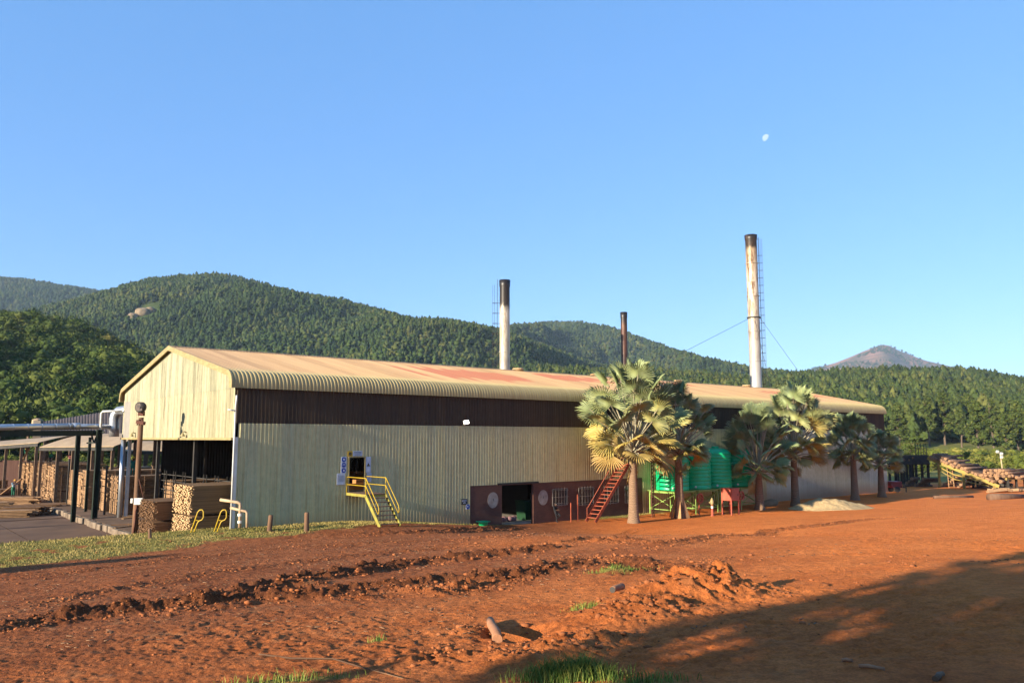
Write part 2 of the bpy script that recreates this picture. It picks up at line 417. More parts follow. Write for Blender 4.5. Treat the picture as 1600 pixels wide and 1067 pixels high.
yy = np.sqrt(rng.random(nx) * (45 ** 2 - 11 ** 2) + 11 ** 2); xx = (rng.random(nx) * 2 - 1) * .70 * yy
keep = fbm(xx * .3, yy * .3, 91, 3) > .45 + .25 * ss(-2, 12, xx)
cp_.append(np.stack([xx, yy], 1)[keep]); cp_ = np.concatenate(cp_)
s_, d_ = to_sd(cp_[:, 0], cp_[:, 1]); cp_ = cp_[(d_ > 3) & (cp_[:, 1] > 10)]
sz = np.exp(rng.normal(-4.2, .60, len(cp_))); sz = np.clip(sz, .006, .065)
zz = gfull(cp_[:, 0], cp_[:, 1])
V, T, A = scatter([ico(1, q, .42) for q in range(7)], np.column_stack([cp_, zz + sz * .2]),
                  np.stack([sz * rng.uniform(.8, 1.5, len(sz)), sz * rng.uniform(.8, 1.3, len(sz)), sz * rng.uniform(.5, .9, len(sz))], 1), rng.random(len(sz)) * 6.3, rng.random(len(sz)))
m_clod = M('clod_soil', (.42, .14, .05), (.20, .068, .026), 1.2, rough=1, spec=.1, bump=.4)
tag(link('soil_clods', npmesh('soil_clods', V, T, m_clod)), kind='stuff')
# bark chips and sticks littering the soil
n = 4200
yy = np.sqrt(rng.random(n) * (40 ** 2 - 11.5 ** 2) + 11.5 ** 2); xx = (rng.random(n) * 2 - 1) * .68 * yy
keep = (fbm(xx * .25 + 5, yy * .25, 95, 3) > .38 + .22 * ss(-4, 8, xx)); xx, yy = xx[keep], yy[keep]; n = len(xx)
bx_ = np.array([[x, y, z] for x in (-1, 1) for y in (-1, 1) for z in (-1, 1)], float)
bt_ = np.array([(0, 1, 3, 2), (4, 6, 7, 5), (0, 4, 5, 1), (2, 3, 7, 6), (0, 2, 6, 4), (1, 5, 7, 3)])
V, T, A = scatter([(bx_, bt_)], np.column_stack([xx, yy, gfull(xx, yy) + .01]), np.stack([rng.uniform(.012, .07, n), rng.uniform(.004, .012, n), rng.uniform(.003, .008, n)], 1), rng.random(n) * 6.3, rng.random(n))
m_chip = M('bark_chip', (.26, .14, .07), (.11, .055, .028), .9, rough=.9, lo=.45, hi=.55)
tag(link('bark_litter', npmesh('bark_litter', V, T, m_chip)), kind='stuff')
# grass blades
def blades(P, Z, h, wdt, bend):
    n = len(P); a = rng.random(n) * 6.283; ca, sa = np.cos(a), np.sin(a); b_ = rng.random(n) * 6.283; k = bend * h
    p0 = np.column_stack([P[:, 0] - ca * wdt, P[:, 1] - sa * wdt, Z - .02]); p1 = np.column_stack([P[:, 0] + ca * wdt, P[:, 1] + sa * wdt, Z - .02])
    mx, my = P[:, 0] + np.cos(b_) * k * .35, P[:, 1] + np.sin(b_) * k * .35
    p2 = np.column_stack([mx + ca * wdt * .7, my + sa * wdt * .7, Z + h * .6]); p3 = np.column_stack([mx - ca * wdt * .7, my - sa * wdt * .7, Z + h * .6])
    p4 = np.column_stack([P[:, 0] + np.cos(b_) * k, P[:, 1] + np.sin(b_) * k, Z + h])
    V = np.stack([p0, p1, p2, p3, p4], 1).reshape(-1, 3); i = (np.arange(n) * 5)[:, None]
    T = np.concatenate([i + np.array([[0, 1, 2]]), i + np.array([[0, 2, 3]]), i + np.array([[3, 2, 4]])])
    return V, T, n
def grass_mat(name, c0, c1):
    m, nt, b = nodes(name); b.inputs['Roughness'].default_value = .7; b.inputs['Specular IOR Level'].default_value = .2
    a = N(nt, 'ShaderNodeAttribute', attribute_name='tone'); r = ramp(nt, [(0, c0), (1, c1)]); L(nt, a, 'Fac', r, 0); L(nt, r, 0, b, 'Base Color')
    return m
nb = 130000
s_ = rng.uniform(-30, 38, nb); d_ = rng.uniform(-1.5, 14, nb); pts = np.array(BW(0, 0))[:2] + np.outer(s_, (CA, SA)) + np.outer(d_, (SA, -CA))
g_ = grass_mask(pts[:, 0], pts[:, 1]); keep = (g_ > rng.random(nb) * .9 + .1) & (d_ < np.interp(s_, gls, gld) + 2); pts = pts[keep]
hh = rng.uniform(.03, .095, len(pts)) * (.6 + .9 * vn(pts[:, 0] * .7, pts[:, 1] * .7, 99))
V, T, n = blades(pts, gfull(pts[:, 0], pts[:, 1]), hh, .016, .5)
tn = np.clip(vn(pts[:, 0] * .6, pts[:, 1] * .6, 98) + rng.normal(0, .2, n), 0, 1)
tag(link('lawn_grass', npmesh('lawn_grass', V, T, grass_mat('grass_dry', (.14, .125, .026), (.35, .25, .08)), {'tone': np.repeat(tn, 5)})), kind='stuff')
pp, hs = [], []
for (P, ra, rb), cnt, h in zip(TW, (420, 130, 1500, 160, 200, 24), (.12, .12, .24, .13, .12, .12)):
    q = np.array([P.x, P.y]) + rng.normal(0, .5, (cnt, 2)) * np.array([ra, rb]); pp.append(q)
    r2 = np.exp(-(((q[:, 0] - P.x) / ra) ** 2 + ((q[:, 1] - P.y) / rb) ** 2)); hs.append(h * rng.uniform(.5, 1.2, cnt) * (.5 + .6 * r2))
pp, hs = np.concatenate(pp), np.concatenate(hs)
V, T, n = blades(pp, gfull(pp[:, 0], pp[:, 1]), hs, .0055, .45)
tag(link('grass_tufts', npmesh('grass_tufts', V, T, grass_mat('grass_green', (.06, .13, .018), (.26, .25, .05)), {'tone': np.repeat(np.clip(rng.normal(.4, .3, n), 0, 1), 5)})), kind='stuff')
# ---------------------------------------------------------------- hills and forest
def ridge_z(px, py, D):                                            # height of a far silhouette point
    out = []
    for a, b_ in zip(px, py): out.append(at(a, b_, D).z)
    return np.array(out)
class Hill:
    def __init__(s, name, sil, D, Y0, z0, lower, spur, seed, label_kind='structure', nx=260, ny=90, spw=260.):
        s.name, s.D, s.Y0, s.z0, s.seed, s.spur, s.spw = name, D, Y0, z0, seed, spur, spw
        px = np.array([p[0] for p in sil], float); py = np.array([p[1] for p in sil], float)
        s.u = np.array([at(a, b_, 1.0).x for a, b_ in sil]); s.zr = ridge_z(px, py, D) - lower
        s.nx, s.ny = nx, ny
    def z(s, X, Y):
        u = X / np.maximum(Y, 1.0)
        zr = np.interp(u, s.u, s.zr)
        t = (Y - s.Y0) / (s.D - s.Y0)
        a = X / s.spw
        n1 = fbm(a + s.seed, Y / (s.spw * 2.6) + s.seed, s.seed, 4) - .5
        tt = np.clip(t, 0, 1); prof = tt * .55 + .45 * tt * tt * (3 - 2 * tt)
        z = s.z0 + (zr - s.z0) * prof
        z = z + s.spur * n1 * np.sin(np.pi * np.clip(t, 0, 1)) * 2
        cap = H + (zr - H) * np.maximum(Y, 1) / s.D * (.99 - .03 * np.sin(np.pi * np.clip(t, 0, 1)))
        z = np.where(t < 1, np.minimum(z, np.maximum(cap, s.z0)), z)
        over = np.clip(t - 1, 0, 3)
        z = z - (zr - s.z0) * over * 1.2
        z = np.where(t < 0, s.z0 + t * 60, z)
        return z
    def mesh(s, mat):
        us = np.linspace(s.u[0], s.u[-1], s.nx); Y = np.linspace(s.Y0 - .03 * (s.D - s.Y0), s.D * 1.12, s.ny)
        X = us[None] * Y[:, None]; YY = np.repeat(Y[:, None], s.nx, 1); Z = s.z(X, YY)
        i = np.arange(s.nx * s.ny).reshape(s.ny, s.nx)
        Q = np.stack([i[:-1, :-1], i[:-1, 1:], i[1:, 1:], i[1:, :-1]], -1).reshape(-1, 4)
        tag(link(s.name, npmesh(s.name, np.stack([X.ravel(), YY.ravel(), Z.ravel()], 1), Q, mat, smooth=True)), kind='structure')
m_hill = M('hill_undergrowth', (.05, .075, .018), (.085, .10, .03), .02, rough=1, spec=.05)
m_hillg = M('hill_grass', (.16, .17, .04), (.24, .21, .06), .03, rough=1, spec=.05)
m_peak = M('peak_rock', (.14, .10, .055), (.34, .17, .10), .006, rough=1, spec=.05, lo=.42, hi=.6)
h_near = Hill('near_hill', [(-700, 500), (-300, 470), (-100, 468), (0, 482), (60, 490), (120, 503), (170, 522), (215, 548), (260, 575), (330, 612), (420, 648), (520, 676)], 430, 165, -1, 9, 16, 3, nx=160, ny=70, spw=90.)
h_main = Hill('main_hill', [(-700, 470), (-300, 500), (-60, 505), (60, 478), (120, 464), (165, 452), (200, 441), (240, 431), (290, 427), (340, 424), (375, 429), (420, 441), (470, 454), (530, 464), (590, 480), (640, 495), (690, 497), (740, 503), (790, 516), (840, 534), (900, 556), (980, 578), (1100, 600)], 1500, 480, 0, 11, 85, 12, spw=230., ny=140, nx=340)
h_second = Hill('second_hill', [(500, 560), (620, 545), (700, 532), (760, 515), (800, 505), (850, 501), (900, 500), (950, 508), (1000, 524), (1050, 543), (1100, 558), (1160, 572), (1260, 590), (1400, 610)], 2500, 900, 5, 13, 150, 22, nx=200, spw=240.)
h_far = Hill('far_left_hill', [(-900, 440), (-400, 418), (-100, 424), (0, 429), (60, 437), (120, 446), (180, 456), (300, 478), (420, 500)], 2700, 1200, 10, 14, 70, 32, nx=120)
h_pine = Hill('pine_hill', [(640, 600), (760, 570), (840, 565), (950, 571), (1050, 577), (1165, 580), (1200, 577), (1300, 571), (1400, 567), (1500, 570), (1600, 580), (1750, 592), (2000, 610), (2400, 640)], 900, 300, -1, 20, 12, 42, nx=200)
h_peak = Hill('far_peak', [(1150, 596), (1250, 580), (1305, 565), (1330, 555), (1348, 547), (1365, 541), (1378, 536), (1390, 538), (1405, 546), (1445, 561), (1500, 574), (1620, 590), (1800, 610)], 5200, 3300, 20, 3, 60, 52, nx=140, spw=300.)
for h in (h_near, h_main, h_second, h_far): h.mesh(m_hill)
h_pine.mesh(m_hillg); h_peak.mesh(m_peak)

def conifer(seed, tiers, seg, tuft, slim=.26):
    r_ = random.Random(seed); V, T = [], []
    for k in range(tiers):
        f = k / tiers; zb = .16 + .72 * f + r_.uniform(-.03, .03); zt = min(1.0, zb + .34 - .10 * f); rad = slim * (1 - f) ** .62 * r_.uniform(.85, 1.15) + .03
        ox, oy = r_.uniform(-.03, .03), r_.uniform(-.03, .03); o = len(V); V.append((ox, oy, zt)); a0 = r_.random() * 6.3
        for j in range(seg):
            a = a0 + 6.2832 * j / seg + r_.uniform(-.25, .25); q = rad * r_.uniform(.6, 1.3); V.append((ox + q * math.cos(a), oy + q * math.sin(a), zb - r_.uniform(-.02, .07)))
        for j in range(seg): T.append((o, o + 1 + j, o + 1 + (j + 1) % seg))
    for k in range(tuft):
        f = r_.random(); a = r_.random() * 6.3; q = slim * (1 - f) ** .6 * r_.uniform(.6, 1.25); c = Vector((q * math.cos(a), q * math.sin(a), .15 + .8 * f)); o = len(V)
        for _ in range(3): V.append(tuple(c + Vector((r_.uniform(-.09, .09), r_.uniform(-.09, .09), r_.uniform(-.05, .05)))))
        T.append((o, o + 1, o + 2))
    o = len(V); V += [(.012, 0, 0), (-.008, .012, 0), (-.008, -.012, 0), (0, 0, .6)]; T += [(o, o + 1, o + 3), (o + 1, o + 2, o + 3), (o + 2, o, o + 3)]
    return np.array(V), np.array(T)
def broad(seed, blobs, tuft, w=.42, fine=1):
    r_ = random.Random(seed); V, T, o = [], [], 0
    for k in range(blobs):
        v, t = ico(1, seed * 31 + k, .30 if fine else .42); a = r_.random() * 6.3; f = r_.random(); q = w * .62 * math.sqrt(r_.random()) * math.sin(math.pi * (.15 + .8 * f)) * 1.1
        s_ = np.array([1, 1, .8]) * (r_.uniform(.14, .24) if fine else r_.uniform(.10, .17))
        V.append(v * s_ + np.array([q * math.cos(a), q * math.sin(a), .22 + .62 * f])); T.append(t + o); o += len(v)
    for k in range(tuft):
        a = r_.random() * 6.3; ph = math.acos(r_.uniform(-.7, 1)); q = r_.uniform(.75, 1.12)
        c = np.array([w * q * math.sin(ph) * math.cos(a), w * q * math.sin(ph) * math.sin(a), .55 + .42 * q * math.cos(ph)])
        V.append(c + np.array([[r_.uniform(-.06, .06) * (1 if fine else .8) for _ in range(3)] for _ in range(3)])); T.append(np.array([[o, o + 1, o + 2]])); o += 3
    V.append(np.array([(.02, 0, 0), (-.012, .02, 0), (-.012, -.02, 0), (0, 0, .6)])); T.append(np.array([(o, o + 1, o + 3), (o + 1, o + 2, o + 3), (o + 2, o, o + 3)]))
    return np.concatenate(V), np.concatenate(T)
def foliage_mat(name, stops, nscale=.25):
    m, nt, b = nodes(name); b.inputs['Roughness'].default_value = .85; b.inputs['Specular IOR Level'].default_value = .08
    a = N(nt, 'ShaderNodeAttribute', attribute_name='tone'); r = ramp(nt, stops); L(nt, a, 'Fac', r, 0)
    mp = coords(nt); n = noise(nt, mp, nscale, 3, .6); rr = ramp(nt, [(.3, (.62, .62, .6)), (.7, (1.25, 1.22, 1.1))]); L(nt, n, 0, rr, 0)
    c = mixc(nt, (r, 0), (rr, 0), .8, 'MULTIPLY'); nt.links.new(c[0].outputs[c[1]], b.inputs['Base Color'])
    return m
m_broad = foliage_mat('broadleaf_foliage', [(0, (.030, .052, .013)), (.5, (.058, .082, .018)), (.85, (.095, .11, .025)), (1, (.15, .12, .035))])
m_pinef = foliage_mat('pine_foliage', [(0, (.030, .050, .015)), (.5, (.058, .080, .020)), (1, (.125, .125, .032))])
m_scrub = foliage_mat('scrub_foliage', [(0, (.06, .085, .016)), (.5, (.13, .14, .026)), (1, (.24, .20, .05))])
m_far = foliage_mat('distant_foliage', [(0, (.022, .040, .014)), (.5, (.045, .068, .018)), (1, (.10, .10, .028))], .02)
def forest(name, hill, spacing, variants, hmin, hmax, wid, mat, umin, umax, tmin, tmax, thin=0.0, clear=None):
    ys = np.arange(hill.Y0 + tmin * (hill.D - hill.Y0), hill.Y0 + tmax * (hill.D - hill.Y0), spacing * .92); P = []
    for k, y in enumerate(ys):
        xs = np.arange(umin * y, umax * y, spacing); P.append(np.stack([xs + (k % 2) * spacing / 2, np.full(len(xs), y)], 1))
    P = np.concatenate(P); P = P + rng.uniform(-.45, .45, P.shape) * spacing
    if thin: P = P[fbm(P[:, 0] / 45, P[:, 1] / 45, 77, 3) + rng.normal(0, .05, len(P)) > thin]
    if clear is not None: P = P[~clear(P)]
    z = hill.z(P[:, 0], P[:, 1]); n = len(P)
    big = fbm(P[:, 0] / 60, P[:, 1] / 60, 87, 3)
    h = rng.uniform(hmin, hmax, n) * (.72 + .5 * big) * np.clip(np.exp(rng.normal(0, .10, n)), .8, 1.18); q = h * wid * rng.uniform(.8, 1.3, n)
    tone = np.clip(.15 + .7 * fbm(P[:, 0] / 90, P[:, 1] / 90, 88, 3) + rng.normal(0, .20, n), 0, 1)
    V, T, A = scatter(variants, np.column_stack([P, z - .4]), np.stack([q, q, h], 1), rng.random(n) * 6.3, tone)
    tag(link(name, npmesh(name, V, T, mat, {'tone': A})), kind='stuff')
    return n
con_lo = [conifer(q, 4, 6, 4) for q in range(4)]; con_hi = [conifer(20 + q, 8, 8, 46, .24) for q in range(5)]; br_lo = [broad(40 + q, 3, 6) for q in range(4)]; br_hi = [broad(60 + q, 15, 330, .42, 0) for q in range(5)]
FN = {}
ox = at(212, 684, 1.0).x; oy = 600.0                               # bare rock face high on the main hill
for q in np.arange(600, 1480, 4.0):
    zq = float(h_main.z(np.array([ox * q]), np.array([q]))[0])
    if 684 - (zq - H) * 1262 / q < 488: oy = q; break
def rock_clear(P): return (((P[:, 0] - ox * oy) / 24) ** 2 + ((P[:, 1] - oy) / 40) ** 2 < 1 + .9 * (fbm(P[:, 0] / 14, P[:, 1] / 14, 4, 3) - .5)) | (fbm(P[:, 0] / 75, P[:, 1] / 75, 123, 3) > .80)
for k, (dx, dy, r_) in enumerate(((0, 0, 11), (-9, -10, 7), (8, 6, 8))):
    V, T_ = ico(3, 70 + k, .10); V = V * np.array([r_, r_ * .8, r_ * .75]); X, Y = ox * oy + dx, oy + dy
    o = link('rock_face', npmesh('rock_face', V, T_, M('tan_rock%d' % k, (.34, .24, .14), (.17, .125, .075), .12, rough=1, bump=.6, bscale=.5))); o.location = (X, Y, float(h_main.z(np.array([X]), np.array([Y]))[0]) + 1)
    tag(o, 'bare tan rock face in a gap of the forest high on the left hill', 'rock', 'rock faces on the left hill')
FN['near'] = forest('near_forest', h_near, 5.4, br_hi, 6.5, 13, 1.0, m_broad, -.86, -.22, .05, 1.05)
FN['main'] = forest('main_hill_forest', h_main, 6.0, br_lo[:2] + con_lo, 7, 15.5, .92, m_far, -.86, .22, .0, 1.04, clear=rock_clear)
FN['second'] = forest('second_hill_forest', h_second, 10.5, con_lo + br_lo[:1], 10, 19, 1.2, m_far, -.12, .42, .15, 1.03)
FN['far'] = forest('far_left_forest', h_far, 14, con_lo, 14, 22, 1.4, m_far, -.86, -.30, .45, 1.03)
FN['pine'] = forest('pine_plantation', h_pine, 5.0, con_hi, 12, 19, .90, m_pinef, -.02, .86, .10, 1.03, thin=.30)
pk_P = None
def peak_clear(P): return fbm(P[:, 0] / 180, P[:, 1] / 180, 66, 3) < .56
FN['peak'] = forest('far_peak_scrub', h_peak, 26, con_lo[:2], 10, 16, 1.9, m_far, .34, .62, .55, 1.0, clear=peak_clear)
print('FOREST', FN)

class Meadow:
    def __init__(s, Y0, D): s.Y0, s.D = Y0, D
    def z(s, X, Y): return np.full(len(X), -.65)
FN['scrub'] = forest('slope_scrub', Meadow(170, 345), 3.6, br_hi, 1.0, 4.2, 1.25, m_scrub, .50, .95, 0, 1, thin=.40)
FN['scrubL'] = forest('meadow_scrub', Meadow(118, 190), 3.0, br_hi, 1.2, 4.6, 1.2, m_scrub, -.86, -.34, 0, 1, thin=.44)
# individual trees at the foot of the hills
m_bark = M('tree_bark', (.10, .07, .045), (.17, .12, .08), 3, (1, 1, .3), rough=.95, bump=.4, bscale=12)
def leafy(seed, n, leaf, shape, h, w, trunk_h):
    """crown of many small leaf sprays on limb clumps; returns crown MB arrays and a trunk MB"""
    r_ = random.Random(seed); tb = MB(); cl = []
    top = Vector((r_.uniform(-.04, .04) * h, r_.uniform(-.04, .04) * h, h * .86))
    tb.tube([(0, 0, -.4), (0, 0, h * .15), top * .5, top], [h * .022, h * .018, h * .012, h * .003], 7)
    nl = 30 if shape == 'pine' else 22
    for k in range(nl):
        f = (k + r_.random()) / nl; a = k * 2.4 + r_.random()
        if shape == 'pine': zc = trunk_h + (h * .97 - trunk_h) * f; rad = w * (1 - f) ** .55 * r_.uniform(.55, 1.05); cr = w * (.42 - .20 * f)
        else: zc = trunk_h + (h * .90 - trunk_h) * f; rad = w * math.sin(math.pi * (.28 + .66 * f)) * r_.uniform(.25, .8); cr = w * r_.uniform(.30, .46)
        c = Vector((rad * math.cos(a), rad * math.sin(a), zc)); cl.append((c, cr))
        b0 = top * max(.12, (zc - w * .5) / (h * .86)); tb.tube([b0, b0.lerp(c, .55) + Vector((0, 0, -.05 * h * .3)), c], [h * .007, h * .005, h * .002], 5, cap=False)
    V = np.zeros((n, 4, 3)); tone = np.zeros(n)
    for i in range(n):
        c, cr = cl[r_.randrange(len(cl))]; d = Vector((r_.gauss(0, 1), r_.gauss(0, 1), r_.gauss(0, .75))).normalized() * cr * r_.uniform(.45, 1.12) ** .6
        p = c + d; e1 = Vector((r_.gauss(0, 1), r_.gauss(0, 1), r_.gauss(0, .5))).normalized(); e2 = e1.cross(d.normalized() + Vector((0, 0, .3))).normalized(); s = leaf * r_.uniform(.6, 1.4)
        V[i] = [p - e1 * s, p + e2 * s * .55, p + e1 * s, p - e2 * s * .55]; tone[i] = min(1, max(0, r_.gauss(.5, .18)))
    T = np.arange(n * 4).reshape(n, 4)
    return V.reshape(-1, 3), T, np.repeat(tone, 4), tb
TREEKIT = {}
def tree(kind, label, cat, P, hgt, rz=0, group=None, wide=1.0):
    if kind not in TREEKIT:
        shape, seed, n, leaf, h, wd, th, mat = {'broadleaf_tree': ('broad', 5, 4200, .30, 10., 3.6, 2.6, m_broad), 'rounded_tree': ('broad', 9, 4200, .30, 10., 3.2, 1.8, m_broad), 'olive_tree': ('broad', 13, 3800, .34, 10., 3.0, 2.2, m_broad),
                                        'pine_tree': ('pine', 17, 3600, .30, 10., 1.75, 2.6, m_pinef), 'slender_pine': ('pine', 23, 3000, .28, 10., 1.35, 3.2, m_pinef), 'bush': ('broad', 27, 2600, .24, 10., 6.2, .6, m_broad),
                                        'open_tree': ('broad', 37, 1120, .36, 10., 3.7, 2.4, m_broad),
                                        'tall_broadleaf': ('broad', 33, 4600, .36, 10., 3.1, 5.9, m_broad)}[kind]
        V, T, A, tb = leafy(seed, n, leaf, shape, h, wd, th)
        me = npmesh(kind + '_crown', V, T, mat, {'tone': A}); t0 = tb.build('trunk', m_bark); TREEKIT[kind] = (me, t0.data); bpy.data.objects.remove(t0)
    r = thing(kind, label, cat, P, rz, group); r.scale = (hgt / 10 * wide, hgt / 10 * wide, hgt / 10)
    link('trunk', TREEKIT[kind][1], r); link('crown', TREEKIT[kind][0], r)
    return r
def hill_pt(h, px, Y):
    X = at(px, 684, Y).x; return Vector((X, Y, float(h.z(np.array([X]), np.array([Y]))[0]) - .2))
GA = 'broadleaf trees at the foot of the left hill'
for i, (px, Y, h, k) in enumerate([(62, 150, 9, 'rounded_tree'), (84, 152, 12.5, 'olive_tree'), (106, 158, 10.5, 'broadleaf_tree'), (128, 150, 10, 'rounded_tree'), (150, 155, 11, 'broadleaf_tree'), (166, 148, 10.5, 'olive_tree'), (188, 160, 13, 'rounded_tree'), (40, 170, 11, 'broadleaf_tree'), (12, 165, 9.5, 'rounded_tree'), (-30, 160, 12, 'olive_tree'), (205, 175, 15, 'broadleaf_tree'), (140, 180, 14, 'broadleaf_tree'), (95, 185, 13, 'rounded_tree')]):
    tree(k, 'leafy green tree at the foot of the left forested hill behind the low sheds', 'tree', hill_pt(h_near, px, Y + 18), h, i * 1.3, GA)
GP = 'pines along the foot of the right plantation'
for i, (px, Y, h, k) in enumerate([(1405, 330, 16, 'pine_tree'), (1452, 345, 18, 'slender_pine'), (1476, 350, 19, 'pine_tree'), (1502, 340, 15, 'slender_pine'), (1528, 300, 17.5, 'pine_tree'), (1552, 335, 17, 'slender_pine'), (1570, 300, 14, 'pine_tree'), (1590, 318, 17, 'pine_tree'), (1610, 300, 16, 'slender_pine'), (1640, 310, 17, 'pine_tree'), (1437, 370, 15, 'slender_pine'), (1515, 365, 18, 'pine_tree'), (1700, 305, 16, 'pine_tree')]):
    P = hill_pt(h_pine, px, Y)
    h *= 1.25; tree(k, 'tall pine standing at the lower edge of the plantation behind the log deck', 'pine tree', P, h, i * 1.7, GP)
P = at(1424, 722, 150); tree('bush', 'round bushy green tree between the far corner of the shed and the log ramp', 'tree', (P.x, P.y, -.6), 7.2, .4)
GB = 'low bushes on the grassy slope'
for i, (px, Y, h) in enumerate([(1535, 225, 3.6), (1562, 230, 4.2), (1588, 215, 3.4), (1610, 240, 4), (1508, 250, 4.2), (1480, 240, 3), (70, 135, 3.2), (100, 130, 3.6), (135, 138, 4), (160, 128, 3.2), (20, 140, 3.4)]):
    P = at(px, 684, Y); tree('bush', ('low yellow green bush on the meadow behind the log piles at right' if px > 800 else 'low yellow green bush on the meadow seen between the posts of the timber yard'), 'bush', (P.x, P.y, -.7), h, i * 1.1, GB + (' right' if px > 800 else ' left'))
# unseen spur added left of the view to shade the foot of the near hill
nx_ = 70; g1 = np.linspace(-170, 170, nx_); SX, SY = np.meshgrid(g1, g1); rr_ = np.hypot(SX, SY * .9)
zz_ = 95 * np.exp(-(rr_ / 85) ** 2) + (fbm(SX / 25 + 9, SY / 25, 5, 4) - .5) * 12 * np.exp(-(rr_ / 110) ** 2) - 2
i = np.arange(nx_ * nx_).reshape(nx_, nx_); tag(link('added_shade_spur', npmesh('added_shade_spur', np.stack([SX.ravel() - 345, SY.ravel() + 115, zz_.ravel()], 1), np.stack([i[:-1, :-1], i[:-1, 1:], i[1:, 1:], i[1:, :-1]], -1).reshape(-1, 4), m_hill, smooth=True)), kind='structure')
# trees beside the photographer whose shade falls across the soil
for (X, Y, h, k, lb, wide) in SHADERS:
    tree(k, lb, 'tree', (X, Y, float(gz(X, Y)) - .1), h, .7, None, wide)
# ---------------------------------------------------------------- the shed
def clad_mat(name, base, alt, streak, sheet_axis='X', dirt=.5, sheetw=.76, rough=.55, low=None):
    m, nt, b = nodes(name); b.inputs['Roughness'].default_value = rough; b.inputs['Specular IOR Level'].default_value = .35
    tc = N(nt, 'ShaderNodeTexCoord'); sx = N(nt, 'ShaderNodeSeparateXYZ'); L(nt, tc, 'Object', sx, 0)
    q = N(nt, 'ShaderNodeMath', operation='DIVIDE', i_1=sheetw); L(nt, sx, sheet_axis, q, 0)
    fl = N(nt, 'ShaderNodeMath', operation='FLOOR'); L(nt, q, 0, fl, 0)
    wn = N(nt, 'ShaderNodeTexWhiteNoise', noise_dimensions='1D'); L(nt, fl, 0, wn, 'W')
    mp = coords(nt, (.06, .06, .06)); n0 = noise(nt, mp, 1.0, 3)
    sm = N(nt, 'ShaderNodeMath', operation='MULTIPLY_ADD', i_1=.45); L(nt, wn, 0, sm, 0); L(nt, n0, 0, sm, 2)
    r = ramp(nt, [(.40, base), (.95, alt)]); L(nt, sm, 0, r, 0)
    mp2 = coords(nt, (3.2, 3.2, .10)); n2 = noise(nt, mp2, 1.5, 7, .75); r2 = ramp(nt, [(.46, (0, 0, 0)), (.66, (1, 1, 1))]); L(nt, n2, 0, r2, 0)
    f = N(nt, 'ShaderNodeMath', operation='MULTIPLY', i_1=dirt); L(nt, r2, 0, f, 0)
    c = mixc(nt, (r, 0), streak, (f, 0))
    mp3 = coords(nt, (1, 1, 1)); n3 = noise(nt, mp3, 2.2, 6, .7); r3 = ramp(nt, [(.3, (.72, .72, .72)), (.65, (1.05, 1.05, 1.05))]); L(nt, n3, 0, r3, 0)
    c = mixc(nt, c, (r3, 0), .7, 'MULTIPLY')
    if low:                                                        # splashed mud near the ground
        zz = N(nt, 'ShaderNodeMapRange'); zz.inputs[1].default_value = low[0]; zz.inputs[2].default_value = low[1]; zz.inputs[3].default_value = .8; zz.inputs[4].default_value = 0
        ad = N(nt, 'ShaderNodeMath', operation='MULTIPLY_ADD', i_1=-1.4); L(nt, n3, 0, ad, 0); L(nt, sx, 'Z', ad, 2); L(nt, ad, 0, zz, 0)
        c = mixc(nt, c, (.30, .16, .08), (zz, 0))
    nt.links.new(c[0].outputs[c[1]], b.inputs['Base Color'])
    return m
m_wall = clad_mat('clad_green_cream', (.49, .44, .24), (.60, .51, .24), (.29, .18, .055), low=(-.2, 1.1))
m_wallfar = clad_mat('clad_grey', (.44, .40, .29), (.54, .49, .36), (.28, .22, .12), dirt=.4, low=(-.6, .6))
m_gable = clad_mat('clad_gable', (.235, .205, .105), (.39, .345, .20), (.105, .075, .025), 'Y', dirt=.95)
m_gable2 = clad_mat('clad_gable_upper', (.215, .195, .105), (.37, .335, .20), (.09, .075, .03), 'Y', dirt=.95)
m_gpatch = clad_mat('clad_grey_patch', (.20, .175, .15), (.235, .205, .175), (.17, .135, .085), 'Y', dirt=.4)
m_band = clad_mat('clad_dark_band', (.052, .030, .015), (.080, .045, .020), (.026, .016, .009), dirt=.6, rough=.8)
m_trim = M('trim_cream', (.40, .31, .14), (.31, .22, .09), 2, (1, 1, 3), rough=.55)
m_white = M('white_paint', (.74, .72, .66), (.60, .56, .48), 1.5, rough=.5)
m_dark = M('dark_steel', (.035, .03, .025), (.06, .05, .04), 2, rough=.7)
m_int = M('interior_shade', (.016, .013, .011), (.024, .019, .015), 1, rough=.9)  # near-black: the shade inside the shed is put into the colour
m_conc = M('concrete', (.33, .28, .22), (.24, .20, .15), 1.2, rough=.95, bump=.3)
m_brick, nt, b = nodes('painted_brick'); b.inputs['Roughness'].default_value = .8
mp = coords(nt, (1, 1, 1)); mp.inputs['Rotation'].default_value = (RAD(90), 0, 0)
bt = N(nt, 'ShaderNodeTexBrick'); bt.inputs['Color1'].default_value = (.125, .042, .020, 1); bt.inputs['Color2'].default_value = (.098, .033, .016, 1); bt.inputs['Mortar'].default_value = (.10, .05, .04, 1)
bt.inputs['Scale'].default_value = 1; bt.inputs['Brick Width'].default_value = .23; bt.inputs['Row Height'].default_value = .085; bt.inputs['Mortar Size'].default_value = .008
L(nt, mp, 0, bt, 'Vector'); nn = noise(nt, coords(nt), .9, 5); rr = ramp(nt, [(.3, (.75, .72, .7)), (.7, (1.15, 1.1, 1.1))]); L(nt, nn, 0, rr, 0)
c = mixc(nt, (bt, 0), (rr, 0), 1, 'MULTIPLY'); nt.links.new(c[0].outputs[c[1]], b.inputs['Base Color'])
bp = N(nt, 'ShaderNodeBump'); bp.inputs['Strength'].default_value = .4; bp.inputs['Distance'].default_value = .01; L(nt, bt, 'Fac', bp, 'Height'); L(nt, bp, 0, b, 'Normal')
